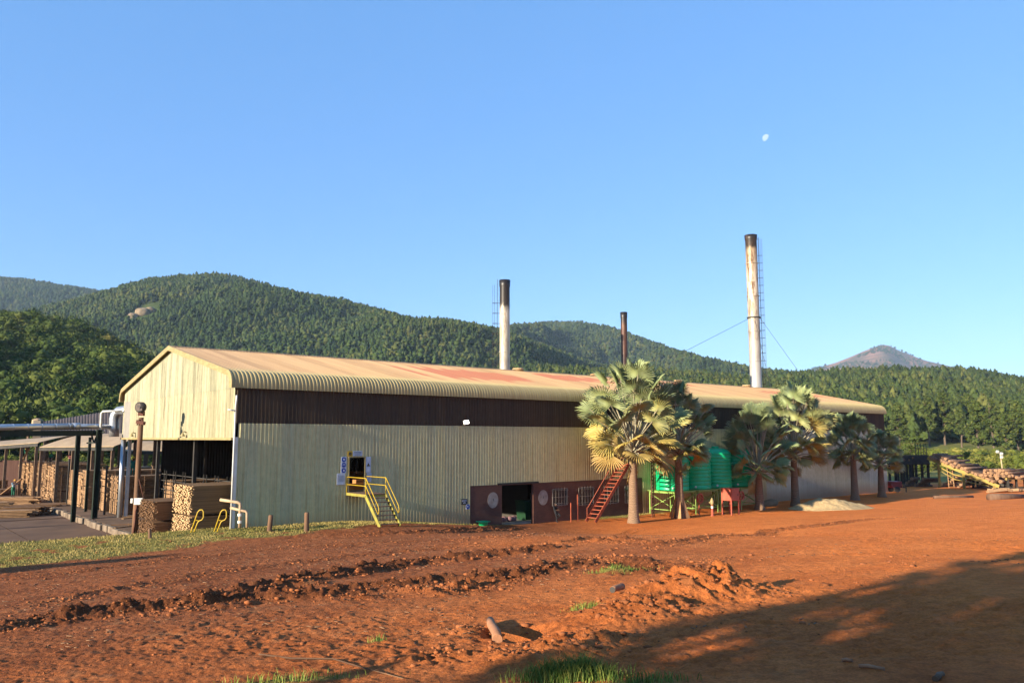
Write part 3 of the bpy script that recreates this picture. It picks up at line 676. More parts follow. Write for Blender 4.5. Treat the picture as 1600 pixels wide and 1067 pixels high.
# roof sheet material: sun-bleached tan with old red oxide patches, streaked down the slope
m_roof, nt, b = nodes('roof_sheet'); b.inputs['Roughness'].default_value = .5; b.inputs['Specular IOR Level'].default_value = .35
tc = N(nt, 'ShaderNodeTexCoord'); sx = N(nt, 'ShaderNodeSeparateXYZ'); L(nt, tc, 'Object', sx, 0)
mp = coords(nt, (.055, .16, .16)); n1 = noise(nt, mp, 1, 4, .55)
mp2 = coords(nt, (2.5, .10, .10)); n2 = noise(nt, mp2, 1, 5, .6)
r = ramp(nt, [(.3, (.37, .21, .082)), (.55, (.44, .27, .12)), (.75, (.31, .165, .065))]); L(nt, n2, 0, r, 0)
ad = N(nt, 'ShaderNodeMath', operation='MULTIPLY_ADD', i_1=.32); L(nt, n2, 0, ad, 0); L(nt, n1, 0, ad, 2)
snp = N(nt, 'ShaderNodeMath', operation='SNAP', i_1=.75); L(nt, sx, 'X', snp, 0)
wnr = N(nt, 'ShaderNodeTexWhiteNoise', noise_dimensions='1D'); L(nt, snp, 0, wnr, 'W')
def ellipse(cx, cy, rx, ry):                                       # one old red painted run of sheets
    a = N(nt, 'ShaderNodeMapRange'); 
    dx = N(nt, 'ShaderNodeMath', operation='MULTIPLY_ADD', i_1=1 / rx, i_2=-cx / rx); L(nt, snp, 0, dx, 0)
    dy = N(nt, 'ShaderNodeMath', operation='MULTIPLY_ADD', i_1=1 / ry, i_2=-cy / ry); L(nt, sx, 'Y', dy, 0)
    x2 = N(nt, 'ShaderNodeMath', operation='MULTIPLY'); L(nt, dx, 0, x2, 0); L(nt, dx, 0, x2, 1)
    y2 = N(nt, 'ShaderNodeMath', operation='MULTIPLY'); L(nt, dy, 0, y2, 0); L(nt, dy, 0, y2, 1)
    s_ = N(nt, 'ShaderNodeMath', operation='ADD'); L(nt, x2, 0, s_, 0); L(nt, y2, 0, s_, 1)
    s2 = N(nt, 'ShaderNodeMath', operation='MULTIPLY_ADD', i_1=1.3, i_2=-.65); L(nt, wnr, 0, s2, 0)
    s3 = N(nt, 'ShaderNodeMath', operation='ADD'); L(nt, s_, 0, s3, 0); L(nt, s2, 0, s3, 1)
    a.inputs[1].default_value = .75; a.inputs[2].default_value = 1.0; a.inputs[3].default_value = 1; a.inputs[4].default_value = 0; L(nt, s3, 0, a, 0); return a
rw_ = ramp(nt, [(0, (.84, .82, .80)), (1, (1.1, 1.1, 1.12))]); L(nt, wnr, 0, rw_, 0)
col = mixc(nt, (r, 0), (rw_, 0), 1, 'MULTIPLY')
for e in ((21, 6.2, 6, 3.2), (36, 8.5, 5, 2.4), (74, 7, 7, 2.2), (52, 10, 5, 1.5)):
    a = ellipse(*e); f = N(nt, 'ShaderNodeMath', operation='MULTIPLY', i_1=.8); L(nt, a, 0, f, 0); col = mixc(nt, col, (.36, .105, .045), (f, 0))
zr_ = N(nt, 'ShaderNodeMapRange'); zr_.inputs[1].default_value = 1.9; zr_.inputs[2].default_value = .75; zr_.inputs[3].default_value = 0; zr_.inputs[4].default_value = 1; L(nt, sx, 'Y', zr_, 0)
ru = ramp(nt, [(.35, (.42, .32, .14)), (.7, (.33, .23, .085))]); L(nt, n2, 0, ru, 0)
col = mixc(nt, col, (ru, 0), (zr_, 0)); nt.links.new(col[0].outputs[col[1]], b.inputs['Base Color'])

PER = .25
PROF = [(0, 0), (.105, 0), (.145, .030), (.208, .030)]
def profile(a, b_):
    xs = []
    k = math.floor(a / PER) - 1
    while k * PER < b_ + PER:
        xs += [(k * PER + px, o) for px, o in PROF]; k += 1
    def off(x):
        u = (x % PER)
        pr = PROF + [(PER, 0)]
        for (x0, o0), (x1, o1) in zip(pr[:-1], pr[1:]):
            if x0 <= u <= x1: return o0 + (o1 - o0) * (u - x0) / (x1 - x0)
        return 0
    return [(a, off(a))] + [(x, o) for x, o in xs if a + 1e-4 < x < b_ - 1e-4] + [(b_, off(b_))]
def wall_panel(mb, a, b_, z0, z1, place, mi=0):                     # z0, z1 numbers or functions of x; place(x, off, z)
    pr = profile(a, b_); vs, fs = [], []
    for x, o in pr:
        vs.append(place(x, o, z0(x) if callable(z0) else z0)); vs.append(place(x, o, z1(x) if callable(z1) else z1))
    for i in range(len(pr) - 1): fs.append((2 * i, 2 * i + 2, 2 * i + 3, 2 * i + 1))
    mb.add(vs, fs, mi)
LEN, WID, ZE, ZR, ZB0, ZB1 = 82.0, 24.6, 10.3, 12.9, 7.26, 9.38
shed = thing('sawmill_shed', 'long cream corrugated iron sawmill shed with tan pitched roof and dark band under the eaves', 'building', (CX, CY, 0), ANG)
front = lambda x, o, z: (x, -o, z)
d0s, d0z = wl(545, 714); d1s, d1z = wl(569, 767.5)                # upper doorway
b0s, b0z = wl(735, 759); b1s, _ = wl(1003, 750); o0s, _ = wl(784, 790); o1s, _ = wl(833, 790)
ZBR = b0z
SG = wl(1195, 700)[0]
print('DOOR', d0s, d0z, d1s, d1z, 'BRICK', b0s, b1s, ZBR, 'OPEN', o0s, o1s, 'SG', SG)
mb = MB()
wall_panel(mb, .28, d0s, -.4, ZB0, front); wall_panel(mb, d0s, d1s, -.4, d1z, front); wall_panel(mb, d0s, d1s, d0z, ZB0, front)
wall_panel(mb, d1s, b0s, -.4, ZB0, front); wall_panel(mb, b0s, b1s, ZBR, ZB0, front); wall_panel(mb, b1s, SG, -.6, ZB0, front)
mb.build('wall_cladding', m_wall, shed)
mb = MB(); wall_panel(mb, SG, LEN, -.8, ZB0, front); mb.build('wall_cladding', m_wallfar, shed)
mb = MB(); wall_panel(mb, .02, LEN, ZB0 + .004, ZB1, lambda x, o, z: (x, -o + .012, z)); mb.build('clerestory_band', m_band, shed)
# roof sheets: ridge, slope, rolled eave, short drop; ribs stand out along the outward normal
def roof_path(side):
    sl = math.atan2(ZR - ZE - .02, WID / 2); R_ = .9; cxy, zc = .68, None
    p0y = cxy - R_ * math.sin(sl); z0 = ZR - math.tan(sl) * (WID / 2 - p0y); zc = z0 - R_ * math.cos(sl)
    pts = [(WID / 2, ZR, sl)] + [(WID / 2 + (p0y - WID / 2) * t, ZR + (z0 - ZR) * t, sl) for t in (.33, .66)]
    for k in range(9):
        a = sl + (math.pi / 2 - sl) * k / 8; pts.append((cxy - R_ * math.sin(a), zc + R_ * math.cos(a), a))
    pts.append((cxy - R_, ZB1 - .03, math.pi / 2))
    return pts
RP = roof_path(0)
def roof_sheet(flip):
    pr = profile(-.30, LEN + .25); vs, fs = [], []; m_ = len(RP)
    for x, o in pr:
        for (y, z, a) in RP:
            yy = y - math.sin(a) * o; zz = z + math.cos(a) * o
            vs.append((x, (WID - yy) if flip else yy, zz))
    for i in range(len(pr) - 1):
        for j in range(m_ - 1): fs.append((i * m_ + j, (i + 1) * m_ + j, (i + 1) * m_ + j + 1, i * m_ + j + 1))
    mb = MB(); mb.add(vs, fs); return mb
roof_sheet(False).build('roof', m_roof, shed); roof_sheet(True).build('roof', m_roof, shed)
mb = MB(); sl_ = math.atan2(ZR - ZE, WID / 2)
for sg in (-1, 1): mb.box((LEN / 2, WID / 2 + sg * .17, ZR + .045 - .17 * math.tan(sl_)), (LEN + .6, .38, .02), Matrix.Rotation(-sg * sl_, 3, 'X'))
mb.build('ridge_cap', m_roof, shed)
def roofz(y):
    y = min(y, WID - y)
    for (y0, z0, _), (y1, z1, _) in zip(RP[:-1], RP[1:]):
        if y1 <= y <= y0 and y0 > y1: return z0 + (z1 - z0) * (y - y0) / (y1 - y0)
    return RP[-3][1]
# gable facing the sun
ZS = 9.45
gab = lambda x, o, z: (-o, x, z)
mb = MB(); wall_panel(mb, .04, WID - 2.2, 6.38, ZS, gab); mb.build('gable_cladding', m_gable, shed)
mb = MB(); wall_panel(mb, WID - 2.2, WID - .4, 6.38, ZS - .06, gab); mb.build('gable_patch_sheet', m_gpatch, shed)
mb = MB(); wall_panel(mb, WID - .4, WID - .04, 6.38, ZS, gab); mb.build('gable_cladding', m_gable, shed)
mb = MB(); wall_panel(mb, .25, WID - .25, ZS - .12, lambda y: roofz(y) - .05, lambda x, o, z: (-o - .02, x, z)); mb.build('gable_cladding', m_gable2, shed)
mb = MB()                                                          # barge trim along the verge
path = [(y, z) for y, z, a in RP][::-1]; path = path + [(WID - y, z) for y, z in path[::-1][1:]]
vs, fs = [], []
for i, (y, z) in enumerate(path):
    p, q = Vector(path[max(i - 1, 0)]), Vector(path[min(i + 1, len(path) - 1)]); t = (q - p).normalized(); n_ = Vector((-t.y, t.x)) if True else None
    for x, o in ((-.34, .05), (-.36, -.30), (-.27, -.30), (-.27, .05)): vs.append((x, y + n_.x * o, z + n_.y * o))
for i in range(len(path) - 1):
    for k in range(4): fs.append((i * 4 + k, i * 4 + (k + 1) % 4, i * 4 + 4 + (k + 1) % 4, i * 4 + 4 + k))
mb.add(vs, fs); mb.build('barge_board', m_trim, shed)
mb = MB(); mb.box((-.06, WID / 2, 6.34), (.16, WID - .1, .14)); mb.build('gable_sill_beam', m_trim, shed)
for yy_ in (8.3, 20.6):                                            # flared lamp brackets low on the gable
    mb = MB(); mb.tube([(-.05, yy_, 6.75), (-.22, yy_, 6.83), (-.30, yy_, 6.74)], .04, 6); mb.lathe((-.30, yy_, 6.50), [(.16, 0), (.15, .04), (.06, .2), (.04, .24)], 12); mb.build('gable_lamp', m_trim, shed, smooth=True)
# back wall: open under its eaves beside the gable, closed beyond; far end wall; floor; frames inside
back = lambda x, o, z: (x, WID + o, z)
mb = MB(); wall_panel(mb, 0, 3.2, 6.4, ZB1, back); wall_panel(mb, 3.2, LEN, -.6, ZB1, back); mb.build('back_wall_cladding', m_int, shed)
mb = MB(); wall_panel(mb, .04, WID - .04, -.8, lambda y: roofz(y) - .05, lambda x, o, z: (LEN + o, x, z)); mb.build('end_wall_cladding', m_wallfar, shed)
mb = MB(); mb.box((LEN / 2 + 2, WID / 2, -.3), (LEN - 4.4, WID - .5, .6)); mb.build('floor_slab', m_conc, shed)
mb = MB()                                                          # near-black screens added inside to keep the shed interior dark
mb.box((26.2, WID / 2 + 1.5, 5), (.2, WID - 4, 10)); mb.box((30, 3.4, 4), (7, .15, 8)); mb.build('interior_dark_screen', m_int, shed)
for k in range(14):
    x = .55 + k * 6.2
    for y, pr_ in ((.30, 1), (WID - .3, 1)):
        mb = MB(); mb.box((x, y, 4.6), (.2, .34, 9.4)); mb.build('portal_column', m_white if (k == 0) else m_dark, shed)
    mb = MB()
    for sg in (0, 1):
        y0, y1 = (.4, WID / 2) if sg == 0 else (WID - .4, WID / 2)
        mb.bar((x, y0, ZE - .35), (x, y1, ZR - .35), .16, .42)
    mb.build('portal_rafter', m_dark, shed)
for y in (8.2, 16.4):
    mb = MB(); mb.box((.55, y, 3.0), (.22, .22, 7.2)); mb.build('gable_post', m_dark, shed)
mb = MB(); mb.box((.13, -.02, 3.1), (.24, .12, 6.7)); mb.build('corner_post', m_white, shed)
mb = MB(); mb.tube([(.02, -.16, 8.9), (.0, -.22, 8.6), (.0, -.14, 8.3), (.0, -.14, 6.2), (0, -.14, 1.0)], .055, 8); mb.tube([(-.45, -.14, 8.05), (0, -.14, 8.0)], .05, 6); mb.build('downpipe', m_white, shed, smooth=True)
# brick base with opening, windows, painted discs
zt = ZBR; zo = wl(800, 757.5)[1]; zg = -.6
WIN = []
for (a, b_, c_, d_) in ((863, 764, 886, 788), (904, 762, 927, 787), (944, 760, 966, 785), (976, 760, 992, 784)):
    s0, z1 = wl(a, b_); s1, z0 = wl(b_ * 0 + c_, d_); WIN.append((s0, s1, z0, z1))
m_wframe = M('dirty_white_frame', (.30, .27, .23), (.20, .17, .14), 4, rough=.7)
mb = MB(); TH = .24
def bx(s0, s1, z0, z1, mi=0):
    if s1 - s0 > .01 and z1 - z0 > .01: mb.box(((s0 + s1) / 2, TH / 2 - .02, (z0 + z1) / 2), (s1 - s0, TH, z1 - z0), None, mi)
bx(b0s, o0s, zg, zt); bx(o0s, o1s, zo, zt)
edges = [o1s] + [q for w_ in WIN for q in w_[:2]] + [b1s]
for i in range(0, len(edges) - 1, 2): bx(edges[i], edges[i + 1], zg, zt)
for s0, s1, z0, z1 in WIN: bx(s0, s1, zg, z0); bx(s0, s1, z1, zt)
mb.build('brick_wall', m_brick, shed)
m_disc = M('painted_disc', (.42, .36, .30), (.30, .22, .17), 2.5, rough=.8, bump=.2)
m_glass, nt, b = nodes('dusty_glass'); b.inputs['Base Color'].default_value = (.02, .025, .025, 1); b.inputs['Roughness'].default_value = .22
for px, py in ((770, 781), (848.5, 777)):
    s_, z_ = wl(px, py); mb = MB(); ring = []
    for k in range(36):
        a = 2 * math.pi * k / 36; ring.append((s_ + math.cos(a) * .50, -.026, z_ + math.sin(a) * .58))
    ring2 = [(x, -.018, z) for x, y, z in ring]; mb.add(ring + ring2, [tuple(range(36))] + [(k, (k + 1) % 36, 36 + (k + 1) % 36, 36 + k) for k in range(36)])
    mb.box((s_ + .02, -.03, z_ + .02), (.05, .01, .16), None, 1)
    mb.build('painted_disc', [m_disc, m_dark], shed)
for s0, s1, z0, z1 in WIN:
    mb = MB(); fr = .05
    for x in (s0, s1): mb.box((x, .0, (z0 + z1) / 2), (fr, .09, z1 - z0 + fr))
    for z in (z0, z1): mb.box(((s0 + s1) / 2, .0, z), (s1 - s0 - fr, .09, fr))
    wn = mb.build('window', m_wframe, shed)
    mb = MB(); mb.box(((s0 + s1) / 2, .06, (z0 + z1) / 2), (s1 - s0, .01, z1 - z0)); mb.build('pane', m_glass, wn)
    mb = MB(); k = max(2, int((s1 - s0) / .30))
    for j in range(1, k): mb.box((s0 + (s1 - s0) * j / k, -.06, (z0 + z1) / 2), (.016, .016, z1 - z0 + .2))
    for j in (.12, .5, .92): mb.box(((s0 + s1) / 2, -.085, z0 + (z1 - z0) * j), (s1 - s0 + .25, .02, .025))
    mb.build('burglar_bars', m_wframe, wn)
mb = MB(); mb.box(((o0s + o1s) / 2, -.06, zo + .12), (o1s - o0s + 1.0, .12, .14)); mb.build('door_track', m_dark, shed)
mb = MB()
for x in (d0s, d1s): mb.box((x, -.03, (d0z + d1z) / 2), (.07, .12, d0z - d1z + .07))
mb.box(((d0s + d1s) / 2, -.03, d0z), (d1s - d0s - .07, .12, .07)); mb.build('door_frame', m_trim, shed)
for px in (810, 1060, 1165, 930):                                    # low vent caps just behind the ridge
    d = ray(px, 684); # point on the ridge line
    t = 0
    for t in np.arange(0, LEN, .1):
        P = BW(t, WID / 2)
        if P.x / P.y * CP >= (px - PX) / F: break
    mb = MB(); mb.lathe((t, WID / 2 + .1, ZR - .05), [(.42, 0), (.42, .16), (.62, .17), (.55, .30), (.1, .36)], 14); mb.build('roof_vent', m_roof, shed)

# ---------------------------------------------------------------- yellow stair at the upper doorway
m_yel = M('yellow_paint', (.56, .36, .02), (.42, .25, .02), 3, rough=.5, lo=.4, hi=.7)
m_yg = M('yellow_green_paint', (.36, .31, .055), (.25, .20, .045), 3, rough=.55)
m_tread = M('rusty_tread', (.22, .12, .07), (.12, .06, .04), 4, rough=.9)
m_red = M('red_oxide_paint', (.44, .10, .045), (.30, .065, .03), 3, rough=.6)
zp = d1z; sm_ = (d0s + d1s) / 2; HW = (d1s - d0s) / 2 + .12; OUT, RUN = 2.5, 1.8
gst = float(gz(*BW(sm_, -OUT - RUN)[:2])); DZ = zp - gst
st = thing('entrance_stair', 'yellow steel stair and landing climbing to the upper doorway of the shed', 'stair', BW(sm_, 0, zp), ANG)
mb = MB(); mb.box((0, -OUT / 2 - .06, -.03), (2 * HW - .06, OUT, .05)); mb.build('landing', m_tread, st)
mb = MB()
for x in (-HW, HW): mb.box((x, -OUT / 2 - .06, -.10), (.06, OUT, .16))
mb.box((0, -OUT - .03, -.1), (2 * HW - .08, .05, .18)); mb.build('landing_frame', m_yg, st)
for x in (-HW, HW):
    mb = MB(); mb.bar((x, -OUT, -.10), (x, -OUT - RUN, -DZ), .06, .24); mb.build('stringer', m_yg, st)
for k in range(1, 8):
    f = k / 7.6; mb = MB(); mb.box((0, -OUT - RUN * f, -DZ * f), (2 * HW - .07, .25, .04)); mb.build('tread', m_tread, st)
for x in (-HW, HW):
    mb = MB(); r_ = .027; a = -DZ * .86; ye = -OUT - RUN * .86
    mb.tube([(x, -.05, .98), (x, -OUT, .98), (x, ye, a + .98), (x, ye - .09, a + .78), (x, ye - .10, a + .60), (x, ye, a + .50)], r_, 7); mb.tube([(x, -.05, .50), (x, -OUT, .50), (x, ye, a + .50)], r_, 7)
    for y in (-.06, -OUT): mb.tube([(x, y, -.05), (x, y, .98)], r_, 6)
    mb.build('handrail', m_yel, st, smooth=True)

# ---------------------------------------------------------------- signs on the long wall
m_swhite = M('sign_white', (.62, .64, .70), (.52, .54, .60), 6, rough=.5)
m_sblue = M('sign_blue', (.03, .07, .34), (.03, .06, .28), 6, rough=.5)
m_sblack = M('sign_black', (.03, .035, .04), (.045, .05, .055), 6, rough=.5)
m_syel = M('sign_yellow', (.60, .36, .02), (.52, .30, .02), 6, rough=.5)
def plate(name, label, box, mat, marks=()):
    (x0, y0, x1, y1) = box; s0, z1 = wl(x0, y0, -.07); s1, z0 = wl(x1, y1, -.07); cx_, cz_ = (s0 + s1) / 2, (z0 + z1) / 2; W_, H_ = s1 - s0, z1 - z0
    r = thing(name, label, 'sign', BW(cx_, -.07, cz_), ANG)
    mb = MB(); mb.box((0, 0, 0), (W_, .02, H_)); mb.build('plate', mat, r, bevel=.004)
    mats = [m_swhite, m_sblue, m_sblack, m_syel]; mk = MB()
    for kind, u, v, a, b_, mi in marks:                              # in plate units, -0.5 .. 0.5
        y = -.0135 - .003 * (mi == 0)
        if kind == 'bar': mk.box((u * W_, y, v * H_), (a * W_, .006, b_ * H_), None, mi)
        else:
            n_ = {'disc': 20, 'tri': 3}[kind]; o_ = math.pi / 2
            f_ = [(u * W_ + a * W_ * math.cos(o_ + 6.2832 * k / n_), y - .002, v * H_ + a * W_ * math.sin(o_ + 6.2832 * k / n_)) for k in range(n_)]
            b2 = [(p[0], y + .004, p[2]) for p in f_]; mk.add(f_ + b2, [tuple(range(n_))] + [(k, (k + 1) % n_, n_ + (k + 1) % n_, n_ + k) for k in range(n_)], mi)
    if mk.v: mk.build('symbol', mats, r)
    return r
plate('safety_sign', 'tall white sign with three round blue pictograms left of the upper doorway', (533, 713.5, 541, 739), m_swhite, [('disc', 0, .33, .40, 0, 1), ('disc', 0, 0, .40, 0, 1), ('disc', 0, -.33, .40, 0, 1), ('bar', .05, .34, .34, .10, 0), ('bar', -.12, .02, .2, .05, 0), ('bar', .14, .02, .2, .05, 0), ('bar', .06, -.34, .22, .11, 0)])
plate('notice_board', 'pale blank looking notice board fixed low beside the pictogram sign', (526.5, 739.5, 538.5, 757), m_swhite, [('bar', 0, .3 - .1 * k, .7, .02, 2) for k in range(6)])
plate('warning_sign', 'small orange square warning sign above the left edge of the upper doorway', (543.5, 704.5, 550.5, 713), m_syel, [('disc', 0, 0, .30, 0, 2), ('disc', 0, 0, .18, 0, 3)])
plate('notice_sign', 'white lettered notice above the upper doorway next to the orange square', (551.5, 704.5, 566, 712), m_swhite, [('bar', 0, .28, .8, .10, 2), ('bar', 0, .02, .75, .08, 2), ('bar', 0, -.25, .6, .08, 2)])
plate('hazard_sign', 'tall white sign with a black triangle right of the upper doorway', (572, 713.5, 579, 738), m_swhite, [('disc', 0, .33, .36, 0, 0), ('tri', 0, -.03, .42, 0, 2), ('tri', 0, -.04, .24, 0, 3), ('tri', 0, -.36, .36, 0, 0)])
plate('paper_notice', 'white paper notice under the triangle sign behind the stair handrail', (573, 739, 580, 752), m_swhite, [('bar', 0, .3 - .15 * k, .7, .03, 2) for k in range(5)])
plate('direction_sign', 'small black sign with two rows of white lettering beside the brick base', (720.5, 779.5, 730.5, 787.5), m_sblack, [('bar', -.28 + .14 * k, .18, .10, .20, 0) for k in range(5)] + [('bar', -.1 + .13 * k, -.2, .09, .18, 0) for k in range(3)])
plate('mandatory_sign', 'small round blue pictogram sign at the corner of the brick base', (728, 788, 734, 795), m_swhite, [('disc', 0, 0, .46, 0, 1), ('bar', 0, .06, .28, .25, 0)])
# floodlight lit on the wall
s_, z_ = wl(722.5, 660)
fl = thing('floodlight', 'lit white floodlight on the long wall just under the dark band', 'lamp', BW(s_, -.05, z_), ANG)
m_lit, nt, b = nodes('lit_lens'); b.inputs['Emission Color'].default_value = (1, .97, .88, 1); b.inputs['Emission Strength'].default_value = 3.0; b.inputs['Base Color'].default_value = (.8, .8, .8, 1)
mb = MB(); mb.bar((0, 0, -.2), (0, -.35, -.15), .05); mb.build('bracket', m_dark, fl)
rt = Matrix.Rotation(RAD(-22), 3, 'X') @ Matrix.Rotation(RAD(-28), 3, 'Z')
mb = MB(); mb.box((0, -.42, 0), (.40, .14, .30), rt); mb.build('housing', m_white, fl, bevel=.02)
mb = MB(); mb.box(Vector((0, -.42, 0)) + rt @ Vector((0, -.075, 0)), (.35, .01, .25), rt); mb.build('lens', m_lit, fl)
# ---------------------------------------------------------------- palms in front of the shed
m_frond, nt, b = nodes('palm_frond'); b.inputs['Roughness'].default_value = .55; b.inputs['Specular IOR Level'].default_value = .3
a = N(nt, 'ShaderNodeAttribute', attribute_name='tone')
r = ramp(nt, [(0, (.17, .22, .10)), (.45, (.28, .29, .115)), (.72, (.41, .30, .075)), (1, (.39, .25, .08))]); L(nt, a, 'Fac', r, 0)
n_ = noise(nt, coords(nt), 1.6, 3); rr = ramp(nt, [(.3, (.75, .75, .75)), (.7, (1.15, 1.15, 1.1))]); L(nt, n_, 0, rr, 0)
c = mixc(nt, (r, 0), (rr, 0), .8, 'MULTIPLY'); nt.links.new(c[0].outputs[c[1]], b.inputs['Base Color'])
m_palmtrunk, nt, b = nodes('palm_trunk'); b.inputs['Roughness'].default_value = .9
wv = N(nt, 'ShaderNodeTexWave', wave_type='BANDS', bands_direction='Z'); wv.inputs['Scale'].default_value = 2.6; wv.inputs['Distortion'].default_value = 12.0; wv.inputs['Detail'].default_value = 3
L(nt, coords(nt), 0, wv, 'Vector'); r = ramp(nt, [(.1, (.15, .088, .048)), (.8, (.25, .15, .085))]); L(nt, wv, 0, r, 0); L(nt, r, 0, b, 'Base Color')
bp = N(nt, 'ShaderNodeBump'); bp.inputs['Strength'].default_value = .5; bp.inputs['Distance'].default_value = .03; L(nt, wv, 0, bp, 'Height'); L(nt, bp, 0, b, 'Normal')
m_petiole = M('palm_petiole', (.42, .38, .26), (.32, .25, .14), 2, rough=.6)
def frond(r_, base, az, el, lp, lb, tone, V, T, A, PB):
    out = Vector((math.cos(az), math.sin(az), 0)); up = Vector((0, 0, 1))
    d0 = (out * math.cos(el) + up * math.sin(el)).normalized()
    droop = .22 if el > .3 else .30
    d1 = (d0 - up * droop).normalized(); p1 = base + d0 * lp * .55; p2 = p1 + d1 * lp * .45
    PB.tube([base, p1, p2, p2 + d1 * lb * .35], [.075, .05, .04, .012], 5, cap=False)
    nrm = (up - d1 * up.dot(d1))
    if nrm.length < .25: nrm = -out + up * .2; nrm = nrm - d1 * nrm.dot(d1)
    nrm.normalize(); side = d1.cross(nrm).normalized()
    tw = r_.uniform(-1.15, 1.15); side, nrm = side * math.cos(tw) + nrm * math.sin(tw), nrm * math.cos(tw) - side * math.sin(tw)
    ns = 30; span = RAD(r_.uniform(105, 132))
    cup = r_.uniform(.25, .75); fold = .06
    def P(th, rr, k):                                                # point of the blade: angle, radius, pleat sign
        q = d1 * (rr * math.cos(th)) + side * (rr * math.sin(th))
        lift = cup * (abs(math.sin(th)) ** 1.5) * rr * .55 - .20 * rr * rr / lb * (1 if el > 0 else 1.5)
        return p2 + q + nrm * (lift + k * fold * rr / lb * 2)
    da = 2 * span / ns
    for k in range(ns):
        t0 = -span + da * k; tm = t0 + da / 2; t1 = t0 + da
        L_ = lb * (.80 + .20 * math.cos(tm * .62)) * r_.uniform(.92, 1.06); rj = L_ * .40
        o = len(V); dr = r_.uniform(.02, .16) * lb * (1.6 if el < 0 else 1)
        tip = P(tm + r_.uniform(-.04, .04), L_, 0) - up * dr
        pts = [P(tm, .04, 0), P(t0, rj, -1), P(tm, rj, 1), P(t1, rj, -1), tip]
        ma, mb_ = P(tm - da * .20, L_ * .80, -.2) - up * dr * .35, P(tm + da * .20, L_ * .80, -.2) - up * dr * .35
        pts += [ma, P(tm, L_ * .80, 1) - up * dr * .35, mb_]
        for p in pts: V.append(p[:])
        T += [(o, o + 1, o + 2), (o, o + 2, o + 3), (o + 1, o + 5, o + 6), (o + 1, o + 6, o + 2), (o + 2, o + 6, o + 7), (o + 2, o + 7, o + 3), (o + 5, o + 4, o + 6), (o + 6, o + 4, o + 7)]
        tv = min(1, max(0, tone + r_.uniform(-.06, .06))); A += [tv, tv, tv, tv, min(1, tv + .18), tv, tv, tv]
def palm(label, px, pbase, d, ptop, pcrown_top, halfw, seed, nfr, dead=0, lean=0, shade_tone=.0):
    r_ = random.Random(seed)
    # ground spot at distance d in front of the wall
    dd = ray(px, pbase); n = Vector((SA, -CA, 0)); o = BW(0, 0); t = (o.dot(n) + d) / (dd.x * n.x + dd.y * n.y); X, Y = dd.x * t, dd.y * t
    g = float(gfull(X, Y)[0]); k = 1262 / Y; tz = H - (ptop - 684) / k; cz = H - (pcrown_top - 684) / k; R_ = halfw / k * .88
    root = thing('palm_tree', label, 'palm tree', (X, Y, g), 0, 'silver fan palms along the front of the shed')
    th = tz - g; mb = MB(); rb = .40 if th > 3 else .34
    prof = [(rb * 1.45, -.2), (rb * 1.3, .05), (rb * 1.05, .5), (rb * .95, 1.2)] + [(rb * (.92 - .22 * q), 1.2 + (th - 1.2) * q) for q in (.3, .6, .85, 1.0)] + [(rb * .62, th + .35), (.1, th + .8)]
    mb.lathe((0, 0, 0), prof, 18); mb.build('trunk', m_palmtrunk, root, smooth=True)
    V, T, A, PB = [], [], [], MB()
    Hc = cz - tz; lb0 = R_ * .42
    for i in range(nfr):
        f = (i + .5) / nfr                                           # 0 oldest (low), 1 youngest (top)
        el = RAD(2 + 84 * f ** .9 + r_.uniform(-9, 9)); az = i * 2.39996 + r_.uniform(-.2, .2)
        reach = R_ * (1 - f) + Hc * f if el > .6 else R_
        lb = lb0 * r_.uniform(.9, 1.12); lp = max(.7, reach * r_.uniform(.90, 1.04) - lb * .92) * (1.0 if f > .12 else .85)
        tone = .98 - 1.25 * f + r_.uniform(-.12, .12) + shade_tone if f < .42 else .36 - .30 * (f - .42) + r_.uniform(-.16, .16) + shade_tone * .5  # negative bias paints shade into the fronds of the shaded palms
        base = Vector((.12 * math.cos(az), .12 * math.sin(az), th + .1 + .75 * f))
        frond(r_, base, az, el, lp, lb, min(1, max(0, tone)), V, T, A, PB)
    for i in range(dead):                                            # brown hanging skirt
        az = r_.random() * 6.28; frond(r_, Vector((.25 * math.cos(az), .25 * math.sin(az), th - .1)), az, RAD(-72), R_ * .25, lb0 * .7, .97, V, T, A, PB)
    T = np.array(T); link('crown', npmesh('crown', np.array(V), T, m_frond, {'tone': np.array(A)}), root)
    PB.build('leaf_stalks', m_petiole, root, smooth=True)
    return root, X, Y, g
PALMS = [palm('tallest silver fan palm with yellowing lower fronds, beside the foot of the red stair', 990, 808, 4.5, 712, 568, 87, 3, 64, 1, shade_tone=.06),
         palm('shaded fan palm with dry leaf bases at its foot, in front of the green tanks', 1062, 803, 4.4, 714, 606, 58, 5, 58, 1, shade_tone=-.22),
         palm('low wide fan palm with a shaded crown beside the red cabinet on legs', 1187, 789, 4.2, 742, 640, 60, 8, 52, 1, shade_tone=-.22),
         palm('tall sunlit fan palm with orange lower fronds behind the gravel heap', 1243, 787, 4.2, 716, 606, 66, 11, 56, 1, shade_tone=.06),
         palm('short thick trunked blue grey fan palm just right of the gravel heap', 1336, 778, 4.0, 720, 651, 44, 14, 46, 0, shade_tone=-.26),
         palm('smallest fan palm, last in the row by the far corner of the shed', 1378, 774, 3.6, 730, 678, 38, 17, 40, 0, shade_tone=-.26)]
